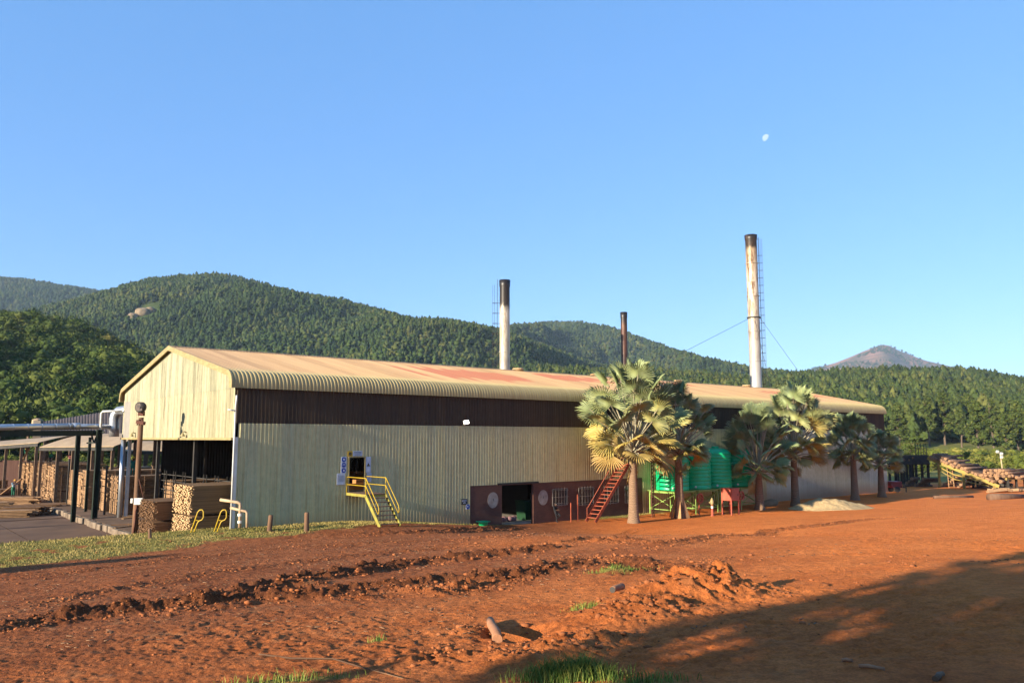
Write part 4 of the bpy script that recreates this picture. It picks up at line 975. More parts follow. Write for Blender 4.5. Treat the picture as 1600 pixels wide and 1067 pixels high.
# dry leaf bases at the foot of the second palm
P2 = PALMS[1]; mb = MB()
for a in (0.3, 1.5, 2.6, 3.6, 4.4, 5.5):
    c_, s_ = math.cos(a), math.sin(a); mb.add([(c_ * .38 - s_ * .12, s_ * .38 + c_ * .12, 1.5), (c_ * .38 + s_ * .12, s_ * .38 - c_ * .12, 1.5), (c_ * .78 + s_ * .20, s_ * .78 - c_ * .20, .0), (c_ * .86 - s_ * .20, s_ * .86 + c_ * .20, .05), (c_ * .34, s_ * .34, 1.9)], [(0, 1, 2, 3), (0, 4, 1)])
mb.build('dry_leaf_base', M('dry_leaf', (.50, .28, .12), (.36, .18, .08), 4, rough=.9), P2[0])

# ---------------------------------------------------------------- red stair to the high door
s0, z0 = wl(916, 807, -1.6); s1, z1 = wl(980, 705, -1.6)
z0 = float(gz(*BW(s0, -1.6)[:2])) ; root = thing('access_stair', 'long red steel stair rising steeply to a high door, behind the tallest palm', 'stair', BW(s0, -1.6, z0), ANG)
run, rise = s1 - s0, z1 - z0; W2 = 1.0
for y in (-.0, -W2):
    mb = MB(); mb.bar((0, y, .05), (run, y, rise), .06, .26); mb.build('stringer', m_red, root)
for k in range(1, 19):
    f = k / 19; mb = MB(); mb.box((run * f, -W2 / 2, rise * f + .05), (.24, W2 - .07, .05)); mb.build('tread', m_red, root)
mb = MB(); mb.box((run + .55, -W2 / 2 + .5, rise), (1.1, W2 + 1.0, .07)); mb.bar((run + 1.0, -W2, rise), (run + 1.0, 1.5, rise - 1.4), .08); mb.build('landing', m_red, root)
mb = MB(); mb.tube([(0.1, .0, 1.0), (run, .0, rise + 1.0), (run + 1.1, .0, rise + 1.0)], .025, 6); mb.tube([(0.1, .0, .55), (run, .0, rise + .5)], .02, 6)
for f in (.02, .33, .66, .98): mb.tube([(run * f, 0, rise * f), (run * f, 0, rise * f + 1.0)], .025, 6)
mb.build('handrail', m_red, root, smooth=True)
mb = MB(); mb.tube([(-1.1, .6, 0), (-1.1, .6, 1.5)], .04, 6); mb.tube([(-.35, .6, 0), (-.35, .6, 2.1)], .04, 6); mb.build('foot_posts', m_red, root)
mb = MB(); mb.box((run + .6, 1.52, rise + 1.0), (.95, .08, 2.0)); mb.build('high_door', m_dark, root)

# ---------------------------------------------------------------- green tanks on their stands
m_tank = M('green_tank_plastic', (.006, .52, .20), (.004, .42, .15), 1.5, (1, 1, .4), rough=.38, spec=.45)
def spot(px, d):
    dd = ray(px, 684); n = Vector((SA, -CA, 0)); o = BW(0, 0); t = (o.dot(n) + d) / (dd.x * n.x + dd.y * n.y); return dd.x * t, dd.y * t
GT = 'green water tanks on steel stands'
tl = ['bright green ribbed plastic water tank catching the sun, first of the row', 'dark green plastic tank half behind the trunk of the shaded palm', 'green plastic tank directly behind the red cabinet, its top catching light', 'last green plastic tank in shade behind the low palm']
x0, y0 = spot(1049, 1.8); k0 = 1262 / y0; zbot = H - (765 - 684) / k0; zt_ = H - (700 - 684) / k0
for i in range(4):
    q = Vector((x0, y0, 0)) + Vector((CA, SA, 0)) * (3.15 * i); g = float(gz(q.x, q.y)); hh = zt_ - zbot
    t = thing('water_tank', tl[i], 'water tank', (q.x, q.y, zbot), i * .6, GT)
    R_ = 1.42; prof = [(R_ - .06, 0), (R_, .05)]
    for j in range(9):
        z = .12 + (hh - .75) * j / 9; dz_ = (hh - .75) / 9; prof += [(R_, z), (R_, z + dz_ * .62), (R_ - .035, z + dz_ * .72), (R_ - .035, z + dz_ * .9)]
    prof += [(R_, hh - .60), (R_ - .05, hh - .45), (R_ * .80, hh - .22), (R_ * .5, hh - .08), (.36, hh - .03)]
    mb = MB(); mb.lathe((0, 0, 0), prof, 40); mb.build('tank_body', m_tank, t, smooth=True)
    mb = MB(); mb.lathe((0, 0, hh - .06), [(.34, 0), (.36, .12), (.32, .17), (.1, .19)], 20); mb.build('lid', m_tank, t, smooth=True)
    mb = MB(); a = -RAD(100) - i * .6; mb.tube([(R_ * math.cos(a) * .97, R_ * math.sin(a) * .97, .25), (R_ * math.cos(a) * 1.12, R_ * math.sin(a) * 1.12, .25)], .09, 8); mb.build('outlet', m_white, t)
    s = thing('tank_stand', ('lime green braced steel stand under the sunlit green tank' if i == 0 else 'lime green steel stand under the %s green tank of the row, in shade' % ('second', 'third', 'last')[i - 1]), 'tank stand', (q.x, q.y, g), ANG, 'steel stands under the tanks')
    hz = zbot - g; e = 1.38
    cs = [(-e, -e), (e, -e), (e, e), (-e, e)]
    for (a, b_) in cs:
        mb = MB(); mb.box((a, b_, hz / 2 - .12), (.12, .12, hz - .05)); mb.build('leg', m_lime if False else M('lime_paint', (.30, .44, .10), (.22, .33, .07), 3, rough=.5) if 'lime_paint' not in MATS else MATS['lime_paint'], s)
    ML = MATS['lime_paint']
    mb = MB(); mb.box((0, 0, hz - .03), (2 * e + .3, 2 * e + .3, .05))
    for j in range(4): mb.bar((*cs[j], hz - .12), (*cs[(j + 1) % 4], hz - .12), .1, .12)
    mb.build('platform', ML, s)
    for j in (0, 3, 1):
        a, b_ = cs[j], cs[(j + 1) % 4]; mb = MB(); mb.bar((*a, .5), (*b_, hz - .25), .05); mb.bar((*b_, .5), (*a, hz - .25), .05); mb.bar((*a, .45), (*b_, .45), .06); mb.build('brace', ML, s)
# dark lattice pipe post beside the stair
X, Y = spot(1018, 2.6); g = float(gz(X, Y)); t = thing('lattice_post', 'dark rusty lattice post standing between the tallest palm and the sunlit tank', 'post', (X, Y, g), ANG)
m_rust = M('rust_steel', (.17, .06, .035), (.09, .04, .028), 4, rough=.85)
for dx in (-.13, .13):
    mb = MB(); mb.bar((dx, 0, -.1), (dx, 0, 6.2), .06, .06); mb.build('upright', m_rust, t)
mb = MB()
for k in range(20): mb.bar((-.13, 0, .25 + k * .3), (.13, 0, .25 + (k + .6) * .3), .05)
mb.build('lacing', m_rust, t)
# red cabinet, hydrant, hose reels
X, Y = spot(1138, 5.3); g = float(gz(X, Y)); k = 1262 / Y
t = thing('fire_cabinet', 'plain red metal cabinet on four legs with its left side in the sun', 'cabinet', (X, Y, g), ANG)
m_redp = M('red_paint', (.50, .11, .06), (.40, .08, .045), 3, rough=.5)
cw = 1.15; z0, z1 = 22 / k, 40 / k
mb = MB(); mb.box((0, 0, (z0 + z1) / 2), (cw, cw * .9, z1 - z0)); mb.build('cabinet_body', m_redp, t, bevel=.02)
mb = MB(); mb.box((0, 0, z1 + .03), (cw + .12, cw * .9 + .12, .06)); mb.build('lid', m_redp, t)
mb = MB(); mb.box((0, -cw * .45 - .012, (z0 + z1) / 2), (cw * .82, .02, (z1 - z0) * .8)); dr = mb.build('door', m_redp, t); mb = MB(); mb.box((cw * .3, -cw * .45 - .04, (z0 + z1) / 2), (.05, .04, .14)); mb.build('handle', m_dark, dr)
for a in (-1, 1):
    for b_ in (-1, 1):
        mb = MB(); mb.box((a * (cw / 2 - .06), b_ * (cw * .45 - .06), z0 / 2 - .05), (.10, .10, z0 + .1)); mb.build('leg', m_redp, t)
P = Vector((*spot(1109.5, 5.0), 0)); g = float(gz(P.x, P.y)); t = thing('fire_hydrant', 'slim red hydrant standpipe with a cream top, left of the red cabinet', 'hydrant', (P.x, P.y, g))
mb = MB(); mb.lathe((0, 0, -.1), [(.16, 0), (.16, .16), (.10, .2), (.095, 1.0)], 14); mb.build('standpipe', m_redp, t, smooth=True)
mb = MB(); mb.lathe((0, 0, .9), [(.10, 0), (.14, .1), (.16, .3), (.12, .45), (.05, .6)], 14); mb.tube([(0, 0, 1.1), (-.25, -.1, 1.12)], .06, 8); mb.build('valve_head', m_trim, t, smooth=True)
mb = MB(); mb.lathe((0, 0, .62), [(.10, 0), (.104, .2)], 14); mb.build('white_band', m_white, t)
for (px, py, lab) in ((1091, 777, 'red hose reel mounted low under the tanks, left of the hydrant'), (1155, 773, 'red hose reel just right of the red cabinet'), (1181, 773, 'red hose reel in shade behind the trunk of the low palm')):
    X, Y = spot(px, 4.0); k = 1262 / Y; z = H - (py - 684) / k; g = float(gz(X, Y))
    t = thing('hose_reel', lab, 'hose reel', (X, Y, g), ANG, 'red hose reels by the tanks'); mb = MB()
    for q in range(24):
        a0, a1 = 6.2832 * q / 24, 6.2832 * (q + 1) / 24; mb.bar((.36 * math.cos(a0), 0, z - g + .36 * math.sin(a0)), (.36 * math.cos(a1), 0, z - g + .36 * math.sin(a1)), .16, .09)
    for q in range(3): a0 = q * 1.047; mb.bar((.34 * math.cos(a0), 0, z - g + .34 * math.sin(a0)), (-.34 * math.cos(a0), 0, z - g - .34 * math.sin(a0)), .04)
    mb.build('drum', m_redp, t); mb = MB(); mb.bar((0, .1, 0), (0, .1, z - g), .07); mb.build('stand', m_redp, t)
P = gpt(1203, 790); g = float(gz(P.x, P.y)); V, T_ = ico(3, 4, .05); V = V * np.array([.95, .5, .42]); V[:, 2] += .22 + .12 * V[:, 0]
o = link('boulder', npmesh('boulder', V, T_, M('tan_stone', (.42, .29, .17), (.33, .21, .12), 3, rough=.95, bump=.5), smooth=True)); o.location = (P.x, P.y, g); o.rotation_euler.z = .3
tag(o, 'low tan boulder between the low palm and the gravel heap', 'boulder')
# gravel heap
P = gpt(1300, 795); g = float(gz(P.x, P.y)); k = 1262 / P.y
nx_, ny_ = 90, 60; xs = np.linspace(-5.6, 6.8, nx_); ys = np.linspace(-3, 3, ny_); GX_, GY_ = np.meshgrid(xs, ys)
hh = .98 * np.clip(1.15 - np.sqrt(((GX_ + .6) / np.where(GX_ < -.6, 3.6, 4.6)) ** 2 + (GY_ / 2.3) ** 2), 0, .82) / .82
hh = np.where(hh > 0, hh + (fbm(GX_ * 1.2, GY_ * 1.2, 7, 4) - .5) * .28 * np.clip(hh * 4, 0, 1) + (fbm(GX_ * 5, GY_ * 5, 9, 2) - .5) * .10, hh) - .10
ca_, sa_ = math.cos(.25), math.sin(.25); wx, wy_ = P.x + GX_ * ca_ - GY_ * sa_, P.y + GX_ * sa_ + GY_ * ca_
i = np.arange(nx_ * ny_).reshape(ny_, nx_); Qg = np.stack([i[:-1, :-1], i[:-1, 1:], i[1:, 1:], i[1:, :-1]], -1).reshape(-1, 4)
m_gravel = M('pale_gravel', (.66, .46, .23), (.46, .30, .14), 9, rough=1, bump=1.0, bscale=14, spec=.1)
zg_ = gz(wx.ravel(), wy_.ravel()) + hh.ravel(); o = link('gravel_heap', npmesh('gravel_heap', np.stack([wx.ravel() - P.x, wy_.ravel() - P.y, zg_ - g], 1), Qg, m_gravel, smooth=True)); o.location = (P.x, P.y, g)
tag(o, 'low heap of pale gravel dumped on the red soil in front of the palms', 'gravel heap')

# ---------------------------------------------------------------- chimneys
def stack_mat(name, stops, zscale):
    m, nt, b = nodes(name); b.inputs['Roughness'].default_value = .42; b.inputs['Metallic'].default_value = .25
    tc = N(nt, 'ShaderNodeTexCoord'); sx = N(nt, 'ShaderNodeSeparateXYZ'); L(nt, tc, 'Object', sx, 0)
    n_ = noise(nt, coords(nt, (1, 1, .35)), 1.6, 6, .65); ma = N(nt, 'ShaderNodeMath', operation='MULTIPLY_ADD', i_1=1 / zscale); L(nt, sx, 'Z', ma, 0)
    m2 = N(nt, 'ShaderNodeMath', operation='MULTIPLY_ADD', i_1=.10, i_2=-.05); L(nt, n_, 0, m2, 0); L(nt, m2, 0, ma, 2)
    r = ramp(nt, [(p, c_) for p, c_, _ in stops]); L(nt, ma, 0, r, 0)
    rm_ = ramp(nt, [(p, (q, q, q)) for p, _, q in stops]); L(nt, ma, 0, rm_, 0)
    n2 = noise(nt, coords(nt, (1, 1, .22)), 2.2, 6, .7); rr = ramp(nt, [(.47, (0, 0, 0)), (.60, (1, 1, 1))]); L(nt, n2, 0, rr, 0)
    fm = N(nt, 'ShaderNodeMath', operation='MULTIPLY'); L(nt, rr, 0, fm, 0); L(nt, rm_, 0, fm, 1)
    c = mixc(nt, (r, 0), (.17, .085, .04), (fm, 0)); nt.links.new(c[0].outputs[c[1]], b.inputs['Base Color']); return m
def chimney(label, px_b, py_t, wpx, back, mat_stops, bands, ladder=0, guy=None):
    dd = ray(px_b, 600); n = Vector((-SA, CA, 0)); o = BW(0, back); t = (o.x * n.x + o.y * n.y) / (dd.x * n.x + dd.y * n.y); X, Y = dd.x * t, dd.y * t
    k = 1262 / Y; zt = at(px_b, py_t, Y).z; R_ = wpx / k / 2; root = thing('chimney', label, 'chimney', (X, Y, -.6)); Ht = zt + .6
    mt = stack_mat('stack_' + str(px_b), mat_stops, Ht)
    prof = [(R_ * 1.04, 0), (R_ * 1.0, Ht * .3), (R_ * .98, Ht - .9), (R_ * 1.06, Ht - .7), (R_ * 1.1, Ht), (R_ * .85, Ht), (R_ * .8, Ht - .6)]
    mb = MB(); mb.lathe((0, 0, 0), prof, 32); mb.build('stack', mt, root, smooth=True)
    for f in bands:
        mb = MB(); mb.lathe((0, 0, Ht * f), [(R_ * .9, 0), (R_ * 1.09, .01), (R_ * 1.09, .13), (R_ * .9, .14)], 32); mb.build('flange', mt, root)
    if ladder:
        x = ladder * (R_ + .28); mb = MB()
        for dy in (-.2, .2): mb.bar((x, dy, 6), (x, dy, Ht - (.4 if ladder > 0 else -.1)), .05)
        for q in range(int((Ht - 7) / .42)): mb.bar((x, -.2, 6.3 + q * .42), (x, .2, 6.3 + q * .42), .03)
        for q in range(int((Ht - 8) / 1.25)):
            z = 7 + q * 1.25; mb.tube([(x, -.22, z), (x + ladder * .35, -.32, z), (x + ladder * .6, 0, z), (x + ladder * .35, .32, z), (x, .22, z)], .022, 4); mb.bar((ladder * R_ * .9, 0, z), (x, 0, z), .05)
        for dy in (-.25, 0, .25): mb.bar((x + ladder * (.58 if dy == 0 else .36), dy, 7), (x + ladder * (.58 if dy == 0 else .36), dy, Ht - .6), .025)
        mb.build('ladder', m_dark, root)
    if guy:
        zg = Ht * guy[0]; mb = MB(); mb.lathe((0, 0, zg), [(R_ * .9, 0), (R_ * 1.16, .02), (R_ * 1.16, .2), (R_ * .9, .22)], 32); mb.build('guy_collar', m_dark, root)
        for (gx, gy, gz_) in guy[1]:
            a = Vector((gx - X, gy - Y, 0)).normalized() * R_; mb = MB(); mb.tube([(a.x, a.y, zg + .1), (gx - X, gy - Y, gz_ + .6)], .028, 5); mb.build('guy_wire', m_dark, root)
    return X, Y, Ht
chimney('black topped steel chimney with a ladder on its left side', 788.5, 438, 16.5, 27, [(0, (.40, .39, .37), 0), (.42, (.43, .41, .36), .2), (.66, (.44, .38, .28), .5), (.855, (.58, .50, .38), .7), (.885, (.035, .026, .02), 0), (1, (.02, .016, .014), 0)], (.5, .66), -1)
chimney('thin rusty black chimney pipe behind the crown of the tallest palm', 976.5, 488, 10.5, 27, [(0, (.03, .018, .015), 0), (.62, (.035, .02, .016), .2), (.74, (.05, .024, .018), .3), (.80, (.085, .035, .024), .5), (.92, (.075, .032, .022), .5), (.95, (.03, .022, .02), 0), (1, (.02, .016, .014), 0)], (.76,))
W1, W2_ = BW(46, 12.6, 12.9), BW(104, 14, 8)
P1 = at(1060, 547, 104); Pb = at(1250, 578, 128)
chimney('tallest chimney, rust streaked silver steel, held by guy wires', 1181.5, 368, 18.5, 27, [(0, (.37, .37, .36), 0), (.40, (.42, .40, .36), .15), (.62, (.43, .36, .27), .55), (.80, (.62, .52, .38), 1), (.93, (.42, .30, .18), 1), (.955, (.035, .026, .02), .6), (1, (.02, .016, .014), 0)], (.22, .36, .48, .60, .745, .88), 1, (.655, [(P1.x, P1.y, P1.z - .6), (Pb.x, Pb.y, Pb.z - .6), tuple(at(1204, 600, 112) - Vector((0, 0, .6)))]))

# ---------------------------------------------------------------- things along the foot of the wall
P = BW(wl(755, 811, -.9)[0], -.9); g = float(gz(P.x, P.y)); t = thing('basin', 'bright green plastic basin on the ground below the left painted disc', 'basin', (P.x, P.y, g))
mb = MB(); mb.lathe((0, 0, -.02), [(.30, 0), (.36, .28), (.42, .32), (.40, .34), (.33, .27), (.28, .05)], 24); mb.build('tub', m_tank, t, smooth=True)
for a in (0, math.pi):
    mb = MB(); mb.tube([(.38 * math.cos(a), -.1, .28), (.50 * math.cos(a), -.08, .30), (.50 * math.cos(a), .08, .30), (.38 * math.cos(a), .1, .28)], .025, 6); mb.build('handle', m_tank, t)
s_, z_ = wl(823, 785, 1.6); P = BW(s_, 1.6); t = thing('waste_bin', 'dark green bin standing inside the brick doorway', 'bin', (P.x, P.y, 0.0), ANG)
mb = MB(); mb.add([(x * (.55 if z == 0 else .7), y * (.5 if z == 0 else .6), z) for z in (0, 1.45) for x, y in ((-1, -1), (1, -1), (1, 1), (-1, 1))], [(3, 2, 1, 0), (0, 1, 5, 4), (1, 2, 6, 5), (2, 3, 7, 6), (3, 0, 4, 7)]); mb.build('bin_body', M('green_bin', (.008, .05, .016), (.006, .035, .012), 3, rough=.6), t)
mb = MB(); mb.box((0, 0, 1.48), (1.48, 1.28, .07)); mb.build('lid', MATS['green_bin'], t, bevel=.02)
s_, z_ = wl(793, 800, 1.2); P = BW(s_, 1.2)
t = thing('bag_heap', 'row of pinkish sacks on the floor inside the brick doorway', 'sacks', (P.x, P.y, 0.0), ANG)
m_sack = M('pink_sack', (.28, .15, .14), (.2, .10, .10), 5, rough=.95, bump=.5)
for k in range(4):
    V, T_ = ico(2, k + 50, .06); V = V * np.array([.27, .22, .24]) + np.array([-.75 + k * .48, (k % 2) * .1, .2]); link('sack', npmesh('sack', V, T_, m_sack, smooth=True), t)
# machine seen inside the upper doorway
s_, z_ = wl(557, 766, 3.0); P = BW(s_, 3.0); zf = z_ - .05
t = thing('saw_machine', 'orange machine bench seen through the upper doorway', 'machine', (P.x, P.y, zf), ANG)
m_org = M('machine_orange', (.50, .22, .06), (.34, .14, .05), 4, rough=.6)
mb = MB(); mb.box((0, 0, .28), (1.7, .7, .35)); mb.box((.1, 0, .62), (.6, .5, .35)); mb.tube([(-.8, -.3, .5), (.8, -.3, .5)], .06, 8); mb.build('machine_bed', m_org, t, bevel=.02)
mb = MB(); mb.tube([(.55, -.2, .4), (.55, -.2, 1.3), (.15, -.2, 1.35)], .05, 8); mb.box((.1, -.2, 1.3), (.5, .2, .14)); mb.build('control_arm', m_org, t)
mb = MB(); mb.box((0, .2, -.02), (3.5, 2.6, .08));
for a in (-1.6, 1.6):
    for b_ in (-.9, 1.3): mb.box((a, b_, -zf / 2), (.12, .12, zf - .1))
mb.build('mezzanine', m_dark, t)
# ---------------------------------------------------------------- log deck and log piles at the right
m_barkl = M('log_bark', (.17, .085, .05), (.26, .15, .09), 3, (1, 1, .25), rough=.95, bump=.5, bscale=10, rand=.4)
m_cut = M('log_cut_face', (.40, .22, .11), (.22, .12, .06), 6, rough=.8, rand=.25)
def log_mesh(seed, ln=5.6, r0=.16):
    r_ = random.Random(seed); mb = MB(); n = 10; pts = [(ln * t, r_.uniform(-.03, .03), r_.uniform(-.03, .03)) for t in (0, .33, .66, 1)]
    mb.tube(pts, [r0 * 1.08, r0, r0 * .96, r0 * .88], n, 0); mb.m[-2:] = [1, 1]
    me = mb.build('log', [m_barkl, m_cut], smooth=False); d = me.data; bpy.data.objects.remove(me)
    for p in d.polygons: p.use_smooth = p.material_index == 0
    return d
LOGS = [log_mesh(q, ln, r0) for q, (ln, r0) in enumerate([(5.6, .17), (5.2, .20), (6.2, .15), (4.8, .22), (5.9, .18), (4.2, .16)])]
AX = Vector((.80, .60, 0)).normalized(); GD = Vector((.60, -.80, 0)).normalized()
def log(P, label, group, k, az=0, tilt=0, sc_=1.0):
    o = bpy.data.objects.new('log', LOGS[k % len(LOGS)]); COL.objects.link(o); o.location = P
    o.rotation_euler = (random.random() * 6.28, -tilt, math.atan2(AX.y, AX.x) + az); o.scale = (sc_, 1, 1)
    return tag(o, label, 'log', group)
Ydk = 112.0; PT = at(1456, 718, Ydk); 
for t in np.arange(2, 16, .02):
    q = PT + GD * t
    if PX + F * q.x / (q.y * CP) > 1556: break
PBt = Vector((q.x, q.y, at(1556, 760, q.y).z)); g0 = -.55
deck = thing('log_deck', 'yellow steel log deck sloping down to the right under a load of logs', 'log deck', (PT.x, PT.y, g0))
Lo = lambda P: Vector(P) - Vector((PT.x, PT.y, g0))
dv = PBt - PT
m_dull = M('dusty_yellow_paint', (.40, .29, .06), (.30, .20, .06), 2, rough=.7)
for k in range(4):
    off = AX * (1.35 * k); mb = MB(); mb.bar(Lo(PT + off - dv.normalized() * .6), Lo(PBt + off), .22, .42); mb.build('rail_beam', m_dull if k == 0 else m_dark, deck)
for t, nm in ((.10, 1), (.48, 1), (.93, 1)):
    for k in (0, 2, 3):
        P = PT + dv * t + AX * (1.35 * k); mb = MB(); mb.bar(Lo((P.x, P.y, g0 - .1)), Lo((P.x, P.y, P.z - .1)), .24, .24); mb.build('post', m_dull if k == 0 else m_dark, deck)
mb = MB(); mb.tube([Lo(PT + Vector((0, 0, -.5))), Lo(PT + dv * .33 + Vector((0, 0, -.85))), Lo(PT + dv * .72 + Vector((0, 0, -.35)))], .09, 6); mb.tube([Lo(PT + Vector((0, 0, -.9))), Lo(PT + dv * .35 + Vector((0, 0, -1.45))), Lo(PT + dv * .85 + Vector((0, 0, -.5)))], .06, 6); mb.build('return_chain', m_dull, deck)
mb = MB()
for t in np.linspace(.05, .95, 7):
    a = PT + dv * t; mb.bar(Lo(a + Vector((0, 0, -.05))), Lo(a + AX * 4.2 + Vector((0, 0, -.05))), .16, .16)
mb.build('cross_beam', m_dark, deck)
GL = 'logs lying on the sloping deck'; up = Vector((0, 0, .42)); ii = 0
lt = {0: 'bark covered log lying across the upper half of the yellow deck', 1: 'bark covered log lying across the lower half of the yellow deck'}
for t in np.linspace(.0, .93, 19):
    P = PT + dv * t + up + AX * random.uniform(-.75, .15); log(P, lt[int(t > .5)], GL + (', upper half' if t <= .5 else ', lower half'), ii, random.uniform(-.08, .08)); ii += 1
for t in (.03, .08, .14, .20, .27, .36, .44, .55):
    P = PT + dv * t + up + Vector((0, 0, .34)) + AX * random.uniform(-.7, .5); log(P, 'log piled on top of the other logs at the head of the yellow deck', 'top layer of logs on the deck', ii, random.uniform(-.22, .22)); ii += 1
GU = 'logs stacked in the dark under the deck'
for k in range(16):
    t_ = .05 + .05 * k; P = PT + dv * t_ + AX * (1.6 + random.uniform(-.4, .9)); top_ = P.z - .7; P.z = g0 + .2 + min(top_ - g0 - .3, .36 * (k % 5)) if top_ > g0 + .5 else g0 + .2; log(P, 'log stacked in the dark space beneath the sloping yellow deck', GU, k, random.uniform(-.15, .15), 0, .6)
# wooden ladder leaning under the deck
P = at(1487, 764, 111.2); P.z = g0; t = thing('timber_ladder', 'short timber step ladder leaning under the yellow log deck', 'ladder', P, RAD(10))
m_wood = M('raw_wood', (.44, .26, .13), (.32, .18, .09), 3, (1, 1, 4), rough=.85, rand=.3)
for x in (-.4, .4):
    mb = MB(); mb.bar((x, 0, 0), (x + .5, .8, 3.0), .07, .16); mb.build('stile', m_wood, t)
for k in range(7):
    f = (k + .7) / 7.5; mb = MB(); mb.bar((-.4 + .5 * f, .8 * f, 3 * f), (.4 + .5 * f, .8 * f, 3 * f), .22, .05); mb.build('rung', m_wood, t)
# dark infeed house with logs behind the far corner of the shed
Yh = 117.0; A0, A1 = at(1400, 684, Yh), at(1447, 684, Yh); zt = at(1420, 706, Yh).z; zm = at(1420, 724, Yh).z
t = thing('infeed_frame', 'dark steel infeed frame with a railed top, between the shed and the yellow deck', 'steel frame', (A0.x, A0.y, g0))
ln = (A1 - A0).length; 
for k in range(6):
    for dy in (0, 4.5):
        mb = MB(); mb.box((ln * k / 5, dy, (zm - g0) / 2), (.28, .28, zm - g0)); mb.build('post', m_dark, t)
mb = MB(); mb.box((ln / 2, 2.2, zm - g0), (ln + .4, 5, .3)); mb.box((ln / 2, -.1, zm - g0 + .7), (ln + .3, .12, 1.1)); mb.build('deck_plate', m_dark, t)
mb = MB()
for k in range(5): mb.bar((ln * (.62 + .09 * k), 0, zm - g0 + 1.2), (ln * (.62 + .09 * k), 0, zm - g0 + 2.9), .07)
for z in (2.2, 2.9): mb.bar((ln * .6, 0, zm - g0 + z), (ln * .99, 0, zm - g0 + z), .07)
mb.build('top_rail', m_dark, t)
mb = MB(); mb.bar((0, 0, 2.2), (ln, 0, .4), .12); mb.bar((0, 0, .4), (ln, 0, 2.2), .12); mb.build('brace', m_dark, t)
for k in range(13):
    P = A0 + Vector((ln * (.1 + .065 * k), -.1 + random.uniform(-.2, .2), 0)); P.z = zm + .5 + .16 * (k % 3); o = log(P + Vector((-1.5, 0, .0)), 'dark weathered log lying on the infeed frame beside the deck', 'logs on the infeed frame', k, random.uniform(-.1, .1))
for k in range(9):
    P = at(1412 + 4.5 * (k % 8), 764 - 10 * (k // 8), Yh - 1.6 - .2 * k); P.z = g0 + .2 + .32 * (k % 4); log(P, 'offcut log in the heap under the infeed frame', 'logs heaped under the infeed frame', k, random.uniform(-.5, .2), 0, .5)
# log pile with rack on the right edge
GPL = 'logs in the pile at the right edge'; Yp = 104.0
rk = at(1572, 748, Yp); t = thing('log_rack', 'low yellow steel rack holding the log pile at the right edge', 'log rack', (rk.x, rk.y, g0)); hz = rk.z - g0
mb = MB(); mb.bar((0, 0, hz), Vector(AX) * 9 + Vector((0, 0, hz)), .2, .3); mb.build('beam', m_dull, t)
for k in range(4):
    mb = MB(); q = AX * (.4 + 2.6 * k); mb.bar((q.x, q.y, -.1), (q.x, q.y, hz), .22); mb.build('post', m_dark, t)
for r_ in range(3):
    for k in range(7 - r_):
        P = rk + AX * random.uniform(-.5, .3) + Vector((-GD.x, -GD.y, 0)) * (.55 * k + .27 * r_ - .3) + Vector((0, 0, .35 + .34 * r_)); log(P, 'log in the pile stacked on the low yellow rack at right', GPL, k + r_, random.uniform(-.06, .06)); 
for k, (px, py) in enumerate([(1553, 742), (1558, 747), (1566, 741), (1572, 745), (1580, 743), (1588, 746), (1596, 744), (1563, 752)]):
    P = at(px, py, Yp + 1.2 - .25 * k); log(P, 'short pale ended log tumbled at the foot of the deck, left end of the rack', 'tumbled logs at the deck foot', k + 2, random.uniform(-.5, .5), random.uniform(-.1, .1), .35)
for k, (px, py) in enumerate([(1584, 761), (1592, 764), (1600, 762), (1608, 765)]):
    P = at(px, py, Yp - 2 - .6 * k); P.z = float(gz(P.x, P.y)) + .2; log(P, 'log lying on the ground below the yellow rack', 'logs on the ground below the rack', k, random.uniform(-.1, .1))
# broken timber bits at the deck foot
for k, (px, py) in enumerate([(1552, 764), (1562, 766), (1571, 763), (1577, 768), (1558, 770)]):
    P = at(px, py, 102 - .4 * k); P.z = float(gz(P.x, P.y)) + .2; mb = MB(); mb.box((0, 0, 0), (1.3 + .3 * k, .5, .35)); mb.box((.3, .1, .22), (.8, .3, .16), Matrix.Rotation(.3, 3, 'Z')); o = mb.build('timber_block', m_wood, bevel=.03); o.location = P; o.rotation_euler = (.1 * k, .1, k * .8); tag(o, 'broken pale timber block in the litter at the foot of the log deck', 'timber block', 'timber blocks at the deck foot')
P = gpt(1490, 778); mb = MB(); mb.tube([(-2.3, 0, .1), (0, .05, .12), (2.3, 0, .1)], [.20, .19, .17], 9); o = mb.build('fallen_log', [m_barkl], smooth=True); o.location = (P.x, P.y, float(gz(P.x, P.y))); o.rotation_euler.z = .1; tag(o, 'single long log lying on bare soil in front of the log deck', 'log')
P = gpt(1546, 781); mb = MB(); mb.tube([(0, 0, .3), (2.2, .1, .32), (5.2, .2, .25)], [.42, .38, .28], 10); o = mb.build('fallen_log', [m_barkl], smooth=True); o.location = (P.x, P.y, float(gz(P.x, P.y)) - .05); o.rotation_euler.z = .25; tag(o, 'thick grey fallen trunk on the soil at the right, below the log pile', 'fallen trunk')
# red machine in the shade of the far corner
P = at(1397, 768, 100); g = float(gz(P.x, P.y)); t = thing('red_trailer', 'small dark red trailer parked in shade at the far corner of the shed', 'trailer', (P.x, P.y, g), .2)
mb = MB(); mb.box((0, 0, .95), (1.5, 1.1, .75)); mb.build('trailer_box', M('dull_red', (.26, .03, .025), (.17, .022, .02), 3, rough=.5), t, bevel=.03)
for dy in (-.62, .62):
    mb = MB(); mb.tube([(0, dy - .1, .36), (0, dy + .1, .36)], .36, 16); mb.build('wheel', m_dark, t)
mb = MB(); mb.bar((.7, 0, .6), (1.8, 0, .5), .1); mb.bar((1.7, 0, -.05), (1.7, 0, .5), .08); mb.build('drawbar', m_dark, t)
